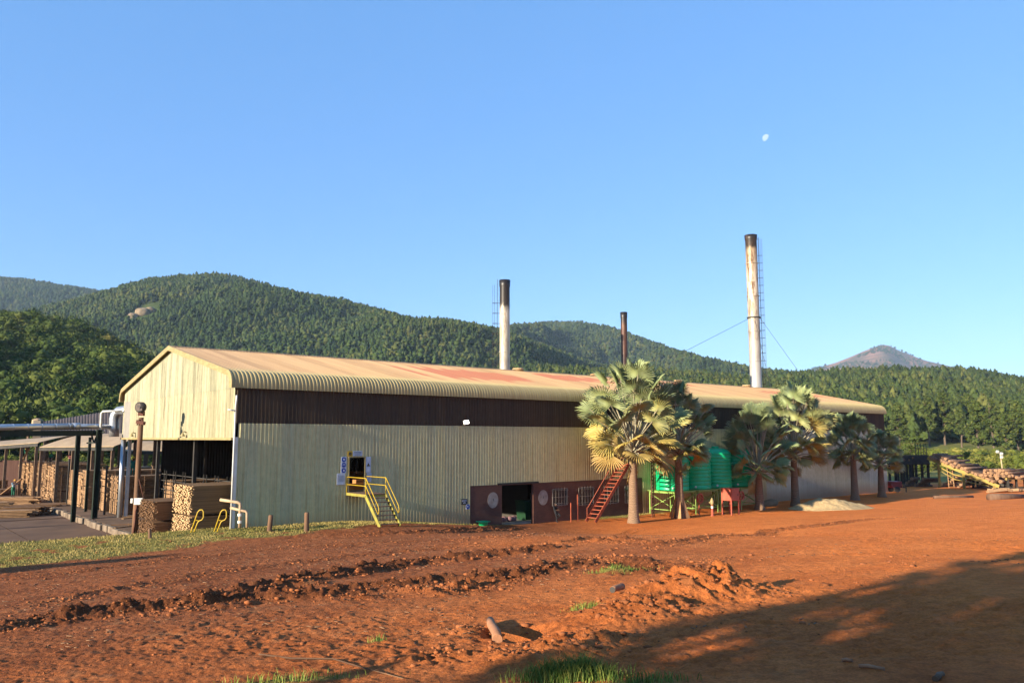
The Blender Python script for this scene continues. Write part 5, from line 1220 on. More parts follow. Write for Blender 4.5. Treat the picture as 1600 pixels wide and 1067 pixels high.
# lamp post among the log piles
P = at(1568, 740, 118); g = -.55; t = thing('lamp_post', 'pale pole with a cluster of white floodlights above the log pile at right', 'lamp post', (P.x, P.y, g)); zt = at(1564, 706, 118).z - g
mb = MB(); mb.tube([(0, 0, -.1), (-.15, 0, zt * .6), (-.3, 0, zt)], [.13, .10, .08], 8); mb.build('pole', M('pale_pole', (.50, .40, .22), (.40, .30, .16), 2, rough=.8), t, smooth=True)
for (dx, dz_) in ((-.45, .05), (.12, -.25), (.1, -.75)):
    mb = MB(); mb.box((-.3 + dx, -.15, zt + dz_), (.34, .3, .34), Matrix.Rotation(.4, 3, 'X')); mb.bar((-.3, 0, zt + dz_ - .05), (-.3 + dx, -.05, zt + dz_), .05); mb.build('floodlight_head', m_white, t, bevel=.03)

# ---------------------------------------------------------------- people
def skin_mesh(name, verts, edges, rads, mats, region, root_i=0, sub=2):
    me = bpy.data.meshes.new(name); me.from_pydata(verts, edges, []); o = bpy.data.objects.new(name, me); COL.objects.link(o)
    o.modifiers.new('Skin', 'SKIN'); o.modifiers.new('Sub', 'SUBSURF').levels = sub
    for i, r in enumerate(rads): me.skin_vertices[0].data[i].radius = (r, r) if not isinstance(r, tuple) else r; me.skin_vertices[0].data[i].use_root = i == root_i
    bpy.context.view_layer.update(); dg = bpy.context.evaluated_depsgraph_get(); m2 = bpy.data.meshes.new_from_object(o.evaluated_get(dg)); bpy.data.objects.remove(o)
    for m in mats: m2.materials.append(m)
    VV = np.array(verts)
    for p in m2.polygons:
        k = int(np.argmin(((VV - np.array(p.center)) ** 2).sum(1))); p.material_index = region[k]; p.use_smooth = True
    return m2
m_skin = M('dark_skin', (.13, .065, .04), (.10, .05, .03), 5, rough=.5)
m_boot = M('boot_black', (.025, .022, .02), (.035, .03, .025), 5, rough=.6)
def cloth(name, c_): return MATS.get(name) or M(name, c_, tuple(q * .7 for q in c_), 6, rough=.9, bump=.3)
def person(label, loc, rz, hgt, shirt, trousers, helmet, pose, tilt=0):
    """pose: dict of joint offsets in a 1.75 m body facing -y"""
    J = {'pelvis': (0, 0, .95), 'waist': (0, 0, 1.10), 'chest': (0, 0, 1.32), 'neck': (0, .0, 1.48), 'jaw': (0, -.01, 1.56), 'head': (0, -.005, 1.64), 'crown': (0, 0, 1.72), 'nose': (0, -.115, 1.62)}
    for sg, n in ((-1, 'l'), (1, 'r')):
        J.update({n + 'hip': (sg * .10, 0, .90), n + 'knee': (sg * .11, -.02, .50), n + 'ankle': (sg * .11, .02, .09), n + 'toe': (sg * .13, -.16, .04), n + 'sh': (sg * .19, 0, 1.42), n + 'el': (sg * .25, .02, 1.14), n + 'wr': (sg * .27, -.06, .90), n + 'ear': (sg * .085, 0, 1.63)})
    for q, v in pose.items(): J[q] = v
    R_ = {'pelvis': .135, 'waist': .125, 'chest': .15, 'neck': .06, 'jaw': .075, 'head': .098, 'crown': .075, 'nose': .014}
    for n in 'lr': R_.update({n + 'hip': .105, n + 'knee': .068, n + 'ankle': .05, n + 'toe': .045, n + 'sh': .07, n + 'el': .048, n + 'wr': .034, n + 'ear': .018})
    reg = lambda q: 2 if q in ('neck', 'jaw', 'head', 'crown', 'nose', 'lear', 'rear', 'lwr', 'rwr') or 'f_' in q else 3 if q[1:] in ('toe', 'ankle') else 1 if q[1:] in ('hip', 'knee') or q == 'pelvis' else 0
    E = [('pelvis', 'waist'), ('waist', 'chest'), ('chest', 'neck'), ('neck', 'jaw'), ('jaw', 'head'), ('head', 'crown'), ('head', 'nose')]
    for n in 'lr':
        E += [('pelvis', n + 'hip'), (n + 'hip', n + 'knee'), (n + 'knee', n + 'ankle'), (n + 'ankle', n + 'toe'), ('chest', n + 'sh'), (n + 'sh', n + 'el'), (n + 'el', n + 'wr'), ('head', n + 'ear')]
        w_, e_ = Vector(J[n + 'wr']), Vector(J[n + 'el']); d = (w_ - e_).normalized(); sd_ = d.cross(Vector((0, 1, 0.2))).normalized()
        J[n + 'f_palm'] = tuple(w_ + d * .07); R_[n + 'f_palm'] = .032; E.append((n + 'wr', n + 'f_palm'))
        for k, (a, ln) in enumerate(((-.028, .070), (-.010, .085), (.010, .080), (.028, .062))):
            b0 = w_ + d * .10 + sd_ * a; J[n + 'f_%da' % k] = tuple(b0 + d * .03); J[n + 'f_%db' % k] = tuple(b0 + d * ln + Vector((0, -.025, 0))); R_[n + 'f_%da' % k] = .010; R_[n + 'f_%db' % k] = .008; E += [(n + 'f_palm', n + 'f_%da' % k), (n + 'f_%da' % k, n + 'f_%db' % k)]
        J[n + 'f_ta'] = tuple(w_ + d * .05 + Vector((0, -.04, 0))); J[n + 'f_tb'] = tuple(w_ + d * .09 + Vector((0, -.055, 0))); R_[n + 'f_ta'] = .011; R_[n + 'f_tb'] = .009; E += [(n + 'wr', n + 'f_ta'), (n + 'f_ta', n + 'f_tb')]
    ks = list(J); ix = {q: i for i, q in enumerate(ks)}
    ms = [cloth('cloth_' + shirt, CLO[shirt]), cloth('cloth_' + trousers, CLO[trousers]), m_skin, m_boot]
    root = thing('person', label, 'person', loc, rz); root.scale = (hgt / 1.75,) * 3
    me = skin_mesh('body', [J[q] for q in ks], [(ix[a], ix[b_]) for a, b_ in E], [R_[q] for q in ks], ms, [reg(q) for q in ks]); b = link('body', me, root)
    hd = Vector(J['head'])
    if helmet:
        mb = MB(); mb.lathe(hd + Vector((0, 0, .03)), [(.150, -.01), (.152, .0), (.125, .012), (.122, .06), (.095, .115), (.05, .14), (.01, .148)], 18); mb.box(hd + Vector((0, -.14, .03)), (.16, .09, .012)); mb.build('hard_hat', cloth('hat_' + helmet, CLO[helmet]), root, smooth=True)
    else:
        V, T_ = ico(2, 3, .04); V = V * np.array([.105, .108, .075]) + np.array([hd.x, hd.y + .015, hd.z + .055]); link('hair', npmesh('hair', V, T_, m_boot, smooth=True), root)
    mb = MB()
    for sx_ in (-.034, .034): mb.lathe(hd + Vector((sx_, -.094, .015)), [(.004, -.010), (.011, -.004), (.011, .004), (.004, .010)], 8)
    mb.build('eyes', m_white, root)
    return root
CLO = {'green': (.02, .16, .09), 'blue': (.06, .10, .20), 'paleblue': (.25, .36, .42), 'navy': (.018, .017, .020), 'pink': (.45, .14, .15), 'teal': (.02, .20, .16), 'yellow': (.75, .48, .03), 'orange': (.75, .34, .05)}
s_, _ = wl(868, 797, -.35); P = BW(s_, -.42); g = float(gz(P.x, P.y))
person('person in dark clothes leaning against the brick wall below the first barred window', (P.x, P.y, g), ANG + .25, 1.55, 'navy', 'navy', None,
       {'pelvis': (0, .02, .86), 'waist': (0, .10, 1.02), 'chest': (0, .14, 1.25), 'neck': (0, .12, 1.42), 'jaw': (.0, .06, 1.49), 'head': (0, .05, 1.57), 'crown': (0, .06, 1.65), 'nose': (0, -.065, 1.54), 'lear': (-.085, .05, 1.57), 'rear': (.085, .05, 1.57), 'lsh': (-.19, .13, 1.35), 'rsh': (.19, .13, 1.35), 'lel': (-.24, .03, 1.10), 'rel': (.22, -.08, 1.12), 'lwr': (-.05, -.18, 1.08), 'rwr': (.02, -.20, 1.16),
        'lhip': (-.1, .0, .82), 'lknee': (-.11, -.12, .44), 'lankle': (-.11, -.10, .09), 'ltoe': (-.13, -.28, .04), 'rhip': (.1, .0, .82), 'rknee': (.14, -.36, .62), 'rankle': (.13, -.04, .42), 'rtoe': (.14, -.20, .36)})
# ---------------------------------------------------------------- timber yard at the left
def boxs(s0, s1, y0, y1, z0, z1, name, mat, **kw):
    mb = MB(); mb.box(((s0 + s1) / 2, (y0 + y1) / 2, (z0 + z1) / 2), (s1 - s0, y1 - y0, z1 - z0)); o = mb.build(name, mat); o.location = (CX, CY, 0); o.rotation_euler.z = ANG; tag(o, **kw); return o
m_yard = M('yard_concrete', (.20, .115, .065), (.13, .075, .042), .6, rough=.95, bump=.3, bscale=6)
m_slab = M('slab_concrete', (.19, .10, .052), (.12, .062, .034), .35, rough=.95, bump=.2, bscale=6)
mb = MB()
for i in range(9):
    for j in range(7):
        a, b_ = -50 + i * 5.3, 3.2 + j * 5.6; mb.box((a + 2.6, b_ + 2.75, -.49 + .012 * ((i * 7 + j * 3) % 4)), (5.22, 5.5, .14))
o = mb.build('yard_pavement', m_slab); o.location = (CX, CY, 0); o.rotation_euler.z = ANG; tag(o, kind='structure')
boxs(-2.1, 3.9, 1.4, 66, -.6, .0, 'yard_platform', m_yard, kind='structure')
boxs(3.9, 24, 24.9, 66, -.6, -.01, 'stacking_platform', m_yard, kind='structure')
m_kerb = M('old_kerb', (.26, .19, .13), (.13, .09, .06), 1.4, rough=.95, bump=.5, bscale=5)
kb = thing('platform_kerb', 'rough concrete kerb along the edge of the raised timber yard platform', 'kerb', (CX, CY, 0), ANG)
mb = MB()
for k in range(24): mb.box((-2.3 + random.uniform(-.1, .1), 12 + k * 1.5, -.24 + random.uniform(-.07, .05)), (.4, random.uniform(1.1, 1.48), .5), Matrix.Rotation(random.uniform(-.06, .06), 3, 'Z'))
mb.build('kerb_stones', m_kerb, kb, bevel=.06)
m_board = M('sawn_board', (.33, .185, .08), (.20, .11, .05), 4, (.4, 3, 3), rough=.85, rand=.35)
m_boardend = M('board_end', (.70, .47, .25), (.54, .33, .15), 9, rough=.8, rand=.35)
m_oldboard = M('weathered_board', (.30, .155, .07), (.18, .09, .04), 4, (.4, 3, 3), rough=.9, rand=.4)
m_stackside = M('stack_side', (.34, .20, .11), (.20, .115, .065), 3, (.5, 1, 5), rough=.9)
def unit_board(mat_side, mat_end):
    mb = MB(); mb.box((0, 0, 0), (1, 1, 1)); mb.m = [1, 1, 0, 0, 0, 0]; o = mb.build('board', [mat_side, mat_end]); d = o.data; bpy.data.objects.remove(o); return d
UB_NEW, UB_OLD = unit_board(m_board, m_boardend), unit_board(m_oldboard, m_oldboard)
def board_stack(name, label, s0, ln, y0, y1, z0, z1, ub, bt, bw, jit):
    root = thing(name, label, 'timber stack', BW(s0, y0, z0), ANG)
    nz, ny = int((z1 - z0) / (bt * 1.28)), int((y1 - y0) / (bw * 1.05)); rest = MB(); cand = []
    for r in range(nz):
        for c in range(ny):
            j = random.uniform(-jit, jit); z = (r + .5) * bt * 1.28 + (.12 if r > nz * .52 else 0); y = (c + .5) * bw * 1.05 + random.uniform(-.008, .008); L_ = ln + random.uniform(-.25, .25)
            cand.append((0 if c == 0 else 1 if r == nz - 1 else 2 + random.random(), (j + L_ / 2, y, z), (L_, bw * random.uniform(.9, 1), bt * random.uniform(.9, 1.02))))
    cand.sort(key=lambda q: q[0])
    for k, (_, P, S) in enumerate(cand):
        if k < 99:
            o = bpy.data.objects.new('board', ub); COL.objects.link(o); o.parent = root; o.location = P; o.scale = S; o.rotation_euler.z = random.uniform(-.004, .004)
        else:
            rest.box(P, S); rest.m[-6:] = [1, 1, 0, 0, 0, 0]
    if rest.v: tag(rest.build('boards', list(ub.materials), root), kind='stuff')
    return root
sL, zT = wl(300, 762, 1.2); yE = wy(271, 800, sL)[0]
print('STACK', sL, zT, yE)
board_stack('lumber_stack', 'tall stack of fresh pale sawn boards, cut ends facing the sun, under the gable edge', sL, 5.0, 1.2, yE, .0, zT, UB_NEW, .042, .13, .12)
sL2, zT2 = wl(243, 786, 4.6); yE2 = wy(219, 810, sL2)[0]
board_stack('lumber_stack', 'low stack of dark brown weathered boards beside the wooden lamp pole', sL2, 3.6, 4.6, yE2, .0, zT2, UB_OLD, .034, .16, .16)
def bundle(label, s0, s1, y0, y1, z0, z1, group, seed, mat=None):
    r_ = random.Random(seed); root = thing('timber_bundle', label, 'timber stack', BW((s0 + s1) / 2, (y0 + y1) / 2, z0), ANG, group); mb = MB(); a, b_ = (s1 - s0) / 2, (y1 - y0) / 2; z = .1; h = z1 - z0
    while z < h - .03:
        t = r_.uniform(.10, .16); mb.box((r_.uniform(-.05, .05), r_.uniform(-.04, .04), z + t / 2), (2 * a + r_.uniform(-.12, .06), 2 * b_ + r_.uniform(-.08, .04), t)); z += t + .018
        if r_.random() < .12: z += .07
    mb.build('boards', mat or m_bund, root)
    mb = MB()
    for x in (-a * .7, 0, a * .7): mb.box((x, 0, .04), (.1, 2 * b_, .1)); mb.box((x, -b_ - .02, h / 2), (.07, .04, h)); 
    for y in (-b_ * .6, b_ * .5): mb.box((-a - .03, y, h / 2 + .1), (.04, .09, h + r_.uniform(.0, .5)))
    mb.build('battens', m_stackside, root); return root
m_bund = M('stacked_timber', (.48, .28, .14), (.28, .15, .07), 2.2, (1, 1, 6), rough=.9, rand=.3)
GK = 'tall timber stacks in the drying yard'
for k in range(13):
    y0 = 44.5 + k * 1.9; bundle('tall drying stack of pale boards in the far yard row, its end sunlit', -1.3 + random.uniform(-.2, .2), 3.6, y0, y0 + 1.6, 0, 3.55 + random.uniform(-.3, .25), GK, k)
GK2 = 'dark timber stacks behind the gable'
for k in range(4):
    bundle('dark timber stack under the pipe rack, its long side in shade', 4.2 + k * 4.6, 8.5 + k * 4.6, 44.5 + (k % 2) * .5, 47.5, 0, 3.3 + .2 * (k % 3), GK2, 40 + k)
GK3 = 'timber stacks in the open back of the shed'
for k in range(4):
    y0 = 26.0 + (k // 2) * 3.4; s0 = .2 + (k % 2) * 4.7; bundle('timber stack in the open back of the shed behind the silver post', s0, s0 + 4.3, y0, y0 + 2.2, 0, 3.2 + .35 * ((k * 3) % 4) / 2, GK3, 60 + k)
GK4 = 'timber stacks on the floor under the gable'
for k, (s0, y0, h) in enumerate([(3.2, 8.5, 2.1), (3.0, 12.5, 2.7), (8.5, 10.2, 3.1), (8.3, 15.5, 3.2), (3.4, 17.5, 2.8), (14, 13, 3.3), (14, 18.5, 3.4), (8.6, 5.8, 2.8), (14.2, 7.8, 3.2), (3.2, 21.2, 2.9)]):
    bundle('timber stack on the shed floor deep under the gable', s0, s0 + 4.4, y0, y0 + 2.3, 0, h, GK4, 80 + k)
# sorting table with bars inside
t = thing('sorting_rack', 'row of dark upright bars and rails over the timber inside the shed', 'rack', BW(2.4, 6.5, 0), ANG)
for k in range(14):
    mb = MB(); mb.box((.0 + (k % 2) * .2, k * 1.15, 1.9), (.07, .07, 3.8)); mb.build('upright', m_dark, t)
for z in (2.3, 3.0, 3.5):
    mb = MB(); mb.bar((0, -.3, z), (.1, 15.3, z), .06); mb.build('rail', m_dark, t)
t = thing('guard_rail', 'short yellow guard rail inside the shed near the corner post', 'rail', BW(5, 1.3, 2.9), ANG); mb = MB()
for z in (.3, .85): mb.tube([(-1, 0, z), (2, 0, z)], .035, 6)
mb.build('rails', m_yel, t); mb = MB(); mb.box((.5, .3, -1.45), (3, 1.6, 2.9)); mb.build('plinth', m_oldboard, t)
# low board piles at the left edge
GLP = 'low board piles at the left edge of the yard'
for k, (px, py, Y, w_, h) in enumerate([(14, 781, 80, 5.5, 1.0), (40, 800, 72, 3.6, .75), (20, 808, 70, 3.2, .6), (62, 797, 76, 3.8, .7), (-25, 806, 72, 4, 1.1), (80, 792, 79, 2.6, .5)]):
    P = at(px, py, Y); P.z = -.42; root = thing('board_pile', 'low pile of boards lying on the yard at the left edge', 'board pile', P, RAD(8) + .1 * k, GLP); mb = MB()
    for r in range(int(h / .12)):
        for c in range(4): mb.box((random.uniform(-.3, .3), c * .36 - .5, .1 + r * .125), (w_ * random.uniform(.8, 1.05), .32, .07), Matrix.Rotation(random.uniform(-.04, .04), 3, 'Z'))
    mb.build('boards', [m_bund, m_oldboard][k % 2], root); mb = MB()
    for x in (-w_ * .35, w_ * .35): mb.box((x, 0, .03), (.12, 1.6, .1))
    mb.build('bearers', m_oldboard, root)
# more low stacks crowding the yard between the slab and the posts
GY = 'low dark timber stacks between the posts'
for k, (s_, y_, ln_, wd_, h_) in enumerate([(-6.5, 52, 3.8, 2.4, 1.5), (-11.5, 49, 4.2, 2.2, 1.1), (-7.0, 46.5, 3.6, 2.0, .9), (-16, 53, 4.4, 2.2, 1.4), (-12.5, 57, 4, 2.4, 1.9), (-20, 49, 4.2, 2, .9), (-7, 58, 3.8, 2.2, 2.1), (-17, 61, 4.2, 2.3, 2.2)]):
    bundle('low dark timber stack on the open yard slab before the far stacks', s_, s_ + ln_, y_, y_ + wd_, -.42, -.42 + h_, GY, 120 + k, m_oldboard)
GY2 = 'mid yard timber stacks under the rack'
for k, (s_, y_, ln_, wd_, h_) in enumerate([(-.6, 38.5, 4.2, 1.8, 3.3), (-.5, 35.6, 4.2, 1.8, 3.1), (-.6, 32.8, 4.0, 1.9, 3.4), (4.4, 38.0, 4.2, 2.0, 3.2), (4.5, 33.5, 4.2, 2.2, 3.3)]):
    bundle('tall dark timber stack standing behind the green rack posts', s_, s_ + ln_, y_, y_ + wd_, 0, h_, GY2, 140 + k)
# loose planks strewn near the kerb
GS = 'loose planks on the platform'
for k in range(16):
    s_, y_ = random.uniform(-1.6, 3.2), random.uniform(2.6, 24); mb = MB(); mb.box((0, 0, .03), (random.uniform(1.5, 3.6), random.uniform(.12, .3), .05)); o = mb.build('plank', [m_board, m_oldboard][k % 2]); P = BW(s_, y_, .0); o.location = P; o.rotation_euler.z = ANG + random.uniform(-.5, .5); tag(o, 'loose plank strewn on the concrete platform below the silver post', 'plank', GS)
# sloping boards beside the worker
P = at(2, 772, 84); Q_ = at(34, 748, 84); t = thing('plank', 'long plank propped on a slant beside the worker in a pale shirt', 'plank', (0, 0, 0)); mb = MB(); mb.bar(P, Q_, .35, .08); mb.build('board', m_bund, t)
P = at(30, 728, 90); Q_ = at(46, 700, 90); t = thing('plank', 'plank held steeply by the worker on top of the far stack', 'plank', (0, 0, 0)); mb = MB(); mb.bar(P, Q_, .3, .08); mb.build('board', m_bund, t)

# canopies, posts, far shed
m_can = M('canopy_sheet', (.46, .32, .18), (.36, .24, .13), .8, rough=.6)
m_postb = M('brown_post', (.20, .12, .07), (.12, .075, .045), 3, rough=.8)
def canopy(label, A_, B_, rise, depth, posts, gl=None):
    a, b_ = A_, B_; e = (b_ - a); e.z = 0; ln = e.length; e.normalize(); nrm = Vector((-e.y, e.x, 0)); root = thing('canopy', label, 'canopy', (a.x, a.y, -.5)); L0 = Vector((a.x, a.y, -.5)); mb = MB(); vs, fs = [], []; n = 10
    for k in range(n + 1):
        f = k / n; off = nrm * depth * f; z = rise * math.sin(f * math.pi * .62) / math.sin(math.pi * .62) if f < .8 else rise
        for q, zz in ((a, 0), (b_, 0), (a, -.06), (b_, -.06)): vs.append(q + off + Vector((0, 0, z + zz)) - L0)
    for k in range(n):
        i = k * 4; fs += [(i, i + 1, i + 5, i + 4), (i + 2, i + 6, i + 7, i + 3), (i, i + 4, i + 6, i + 2), (i + 1, i + 3, i + 7, i + 5)]
    fs += [(0, 2, 3, 1), (n * 4, n * 4 + 1, n * 4 + 3, n * 4 + 2)]
    mb.add(vs, fs); mb.build('canopy_roof', m_can, root, smooth=False)
    mb = MB(); mb.bar(a - L0 + Vector((0, 0, -.25)), b_ - L0 + Vector((0, 0, -.25)), .14, .3); mb.build('eave_beam', m_dark, root)
    for f in posts:
        for dd in (0.15, depth * .92):
            p = a.lerp(b_, f) + nrm * dd; mb = MB(); hp = p.z + .5 - .15 + (rise * .9 if dd > 1 else 0); mb.box((p.x - L0.x, p.y - L0.y, hp / 2), (.26, .26, hp), Matrix.Rotation(ANG, 3, 'Z')); mb.build('post', m_postb, root)
    return root
canopy('curved tan sheet canopy on brown posts over the far timber stacks', at(62, 698, 82), at(178, 697, 74), 1.25, 7, (.01, .25, .46, .72, .97))
canopy('second tan canopy at the left edge, its eave slanting up to the right', at(-70, 701, 90), at(60, 691, 84), .8, 7, (.45, .62, .80, .97))
canopy('pinkish tan sheet roof seen through the open back of the shed', at(190, 704, 96), at(262, 704, 96), 1.1, 6, (.1, .5, .9))
t = thing('dark_wall_panel', 'dark brown board wall standing at the left edge of the yard', 'wall', at(-20, 760, 96)); mb = MB(); mb.box((1.7, 0, -.2), (6.4, .2, 6.6)); mb.build('panel', M('dark_boards', (.10, .045, .03), (.07, .03, .022), 2, (3, 3, .3), rough=.85), t)
mb = MB(); mb.tube([(-.5, -.4, 3), (-.5, -.4, 5.0)], .08, 6); mb.bar((4.6, -.3, 3), (4.6, -.3, 6.6), .2); mb.bar((1.2, -.3, 3), (1.2, -.3, 6.2), .2); mb.bar((1.2, -.3, 6.2), (4.6, -.3, 6.4), .2); mb.build('frame', m_postb, t)
a, b_, c_, d_ = at(62, 684, 108), at(200, 684, 104), at(200, 638, 110), at(62, 660, 114); t = thing('far_shed', 'far shed with a dark corrugated roof behind the silver pipe', 'building', (a.x, a.y, -.5)); L0 = Vector((a.x, a.y, -.5)); mb = MB(); n = 60; vs, fs = [], []
for k in range(n + 1):
    f = k / n; o = .12 if k % 2 else 0
    lo, hi = a.lerp(b_, f) - L0, d_.lerp(c_, f) - L0; vs += [lo + Vector((0, 0, o)), hi + Vector((0, 0, o)), hi + Vector((2, 9, -2.2 + o))]
for k in range(n): i = k * 3; fs += [(i, i + 3, i + 4, i + 1), (i + 1, i + 4, i + 5, i + 2)]
mb.add(vs, fs); mb.build('roof', M('dark_roof_iron', (.075, .055, .05), (.05, .04, .036), 1, rough=.6), t)
for f in (.05, .35, .65, .95):
    q = a.lerp(b_, f) - L0; mb = MB(); mb.box((q.x, q.y + .3, q.z / 2), (.3, .3, q.z), Matrix.Rotation(ANG, 3, 'Z')); mb.build('post', m_postb, t)
mb = MB(); mb.bar(a - L0 + Vector((-.3, -.2, 0)), d_ - L0 + Vector((-.3, -.2, .3)), .9, .3); mb.lathe(d_ - L0 + Vector((-.3, 0, -.5)), [(.3, 0), (.75, .3), (.7, .9), (.2, 1.1)], 12); mb.build('end_trim', m_can, t)
# silver pipe on a green rack
m_silver = M('lagging_metal', (.66, .66, .66), (.52, .52, .52), 1.5, rough=.32, metal=.75)
m_rackg = M('rack_green', (.014, .024, .013), (.014, .018, .011), 2, rough=.65)
pa, pb, pm = at(-90, 669, 57), at(176, 666.5, 67.5), at(118, 666, 64.5)
t = thing('steam_pipe', 'long silver lagged pipe running above the green rack into the shed', 'pipe', (pm.x, pm.y, 7)); L0 = Vector((pm.x, pm.y, 7))
mb = MB(); mb.tube([pa - L0, pm - L0], .25, 18); mb.build('pipe_run', m_silver, t, smooth=True)
mb = MB(); mb.tube([pm - L0, pb - L0], .21, 18); mb.build('pipe_run', m_silver, t, smooth=True)
mb = MB()
for k in range(9): q = pa.lerp(pm, (k + .5) / 9) - L0; d = (pm - pa).normalized(); mb.tube([q - d * .06, q + d * .06], .262, 18)
q = pm - L0; mb.tube([q - d * .25, q + d * .3], .275, 18); mb.build('joint_band', m_silver, t, smooth=True)
v0, v1, v2 = at(178, 682, 67.5), at(178.5, 654, 67.5), at(198, 643, 66.5); mb = MB(); q1, q2 = v0 - L0, v1 - L0
mb.tube([q1, q1.lerp(q2, .5), q2, q2 + Vector((.08, 0, .38)), q2 + Vector((.35, 0, .62)), q2 + Vector((.8, -.05, .68)), v2 - L0 + Vector((.4, 0, .1))], .40, 18); mb.build('riser', m_silver, t, smooth=True)
mb = MB(); w0 = at(157.5, 672, 66) - L0; w1 = at(158.5, 643, 66) - L0; w2 = at(190, 642, 66) - L0; mb.tube([w0 + Vector((0, 0, -.5)), w1 + Vector((0, 0, -.15)), w1 + Vector((.12, 0, 0)), w2], .10, 8); mb.build('small_pipe', m_white, t, smooth=True)
ra, rb = at(-90, 682, 57.6), at(148, 681, 65); t = thing('pipe_rack', 'dark green steel rack with tall posts carrying the silver pipe', 'pipe rack', (rb.x, rb.y, -.5)); L0 = Vector((rb.x, rb.y, -.5))
for f0, f1 in ((0, .93),):
    for dy in (0, 1.1):
        mb = MB(); mb.bar(ra - L0 + Vector((0, dy, .18)), ra.lerp(rb, .98) - L0 + Vector((0, dy, .24)), .2, .42); mb.build('beam', m_rackg, t)
for px, pt, Y, w_ in ((155.5, 671, 65, .56), (122.5, 680, 66.5, .46), (141, 683, 71, .28), (-30, 682, 60, .5)):
    p = at(px, pt, Y) - L0; mb = MB(); ro = Matrix.Rotation(ANG, 3, 'Z'); ax_ = ro @ Vector((w_ * .30, 0, 0)); q = Vector((p.x, p.y, p.z / 2)); mb.box(q, (w_ * .55, .05, p.z), ro); mb.box(q - ax_, (.05, w_ * .75, p.z), ro); mb.box(q + ax_, (.05, w_ * .75, p.z), ro); mb.build('post', m_rackg, t)
mb = MB(); z0, z1 = at(150, 692, 65).z + .5, at(150, 676, 65).z + .5; xs = [at(q, 684, 65).x - L0.x for q in (142, 147, 153)]
mb.bar((xs[0], 0, z1), (xs[1], 0, z0), .1); mb.bar((xs[1], 0, z0), (xs[2], 0, z1), .1); mb.bar((xs[0] - .3, 0, z1 + .05), (xs[2] + .5, 0, z1 + .05), .12); mb.bar((xs[0] - .3, 0, z0), (xs[2], 0, z0 + .05), .12); mb.build('lattice', m_rackg, t)
# silver post that carries the free corner of the gable
P = at(195, 750, 64); mb = MB(); mb.tube([(0, 0, -.1), (0, 0, 6.9)], .19, 14); mb.tube([(0, 0, -.1), (0, 0, .12)], .36, 14); o = mb.build('gable_support_post', m_silver, smooth=True); yy_ = WID - .35; Pq = BW(.05, yy_, -.5); o.location = Pq; tag(o, 'silver round steel post under the left end of the gable', 'post')
# more thin posts of the yard frame
GT_ = 'thin dark posts in front of the timber stacks'
for px, Y, zt_ in ((170, 68, 4.6), (207, 70, 3.6), (111, 78, 4.9), (232, 72, 3.2), (178, 76, 5.2)):
    P = at(px, 684, Y); mb = MB(); mb.box((0, 0, zt_ / 2), (.13, .22, zt_), Matrix.Rotation(ANG, 3, 'Z')); mb.box((0, 0, .05), (.32, .32, .1)); o = mb.build('yard_post', m_dark); o.location = (P.x, P.y, -.5); tag(o, 'thin dark steel post standing before the timber stacks of the yard', 'post', GT_)

# ---------------------------------------------------------------- lamp pole, rails, pipes, posts on the berm
m_pole = M('pole_wood', (.22, .115, .06), (.13, .07, .04), 2.5, (1, 1, .25), rough=.9, bump=.4, bscale=8)
P = at(213, 800, 53); g = -.3; t = thing('lamp_pole', 'leaning brown wooden pole with a big round floodlight and white meter box', 'lamp pole', (P.x, P.y, g)); L0 = Vector((P.x, P.y, g))
f_ = lambda px, py, dy=0: at(px, py, 53 + dy) - L0
mb = MB(); mb.tube([f_(210.5, 838), f_(212.5, 800), f_(216, 730), f_(218.5, 690), f_(221, 652)], [.21, .19, .17, .16, .15], 12); mb.build('pole', m_pole, t, smooth=True)
mb = MB(); c = f_(221.5, 636, -.25); 
mb.tube([c + Vector((0, .22, 0)), c + Vector((0, .02, 0)), c + Vector((-.05, -.2, -.02))], [.22, .34, .36], 22); mb.build('floodlight_head', m_dark, t, smooth=True)
mb = MB(); q = c + Vector((-.055, -.215, -.02)); mb.tube([q, q + Vector((0, -.012, 0))], .27, 20); mb.tube([q + Vector((0, -.02, 0)), q + Vector((0, -.06, 0))], .09, 10); mb.build('lens', M('lamp_lens', (.10, .08, .07), (.22, .16, .12), 6, rough=.25), t)
mb = MB(); mb.box(f_(221, 646, -.1), (.34, .3, .30)); mb.tube([f_(214, 664, -.2), f_(218, 655, -.2)], .05, 6); mb.tube([f_(225, 662, -.2), f_(221, 655, -.2)], .05, 6); mb.box(f_(220, 660, -.1), (.50, .34, .22), Matrix.Rotation(.25, 3, 'Y')); mb.build('bracket', m_rust, t)
mb = MB(); mb.box(f_(217, 783, -.25), (.56, .22, .42)); bxo = mb.build('meter_box', m_white, t, bevel=.02); mb = MB(); mb.box(f_(206.5, 782, -.1), (.14, .2, .30)); mb.build('switch_box', m_white, t, bevel=.01)
mb = MB(); mb.tube([f_(217, 748, -.2), f_(221, 765, -.25), f_(224, 776, -.3), f_(222, 786, -.3), f_(216, 790, -.2)], .022, 5); mb.tube([f_(214, 790, -.2), f_(212, 798, -.2), f_(211, 815, -.2), f_(208, 836, -.2)], .06, 6); mb.build('cable', m_rust, t, smooth=True)
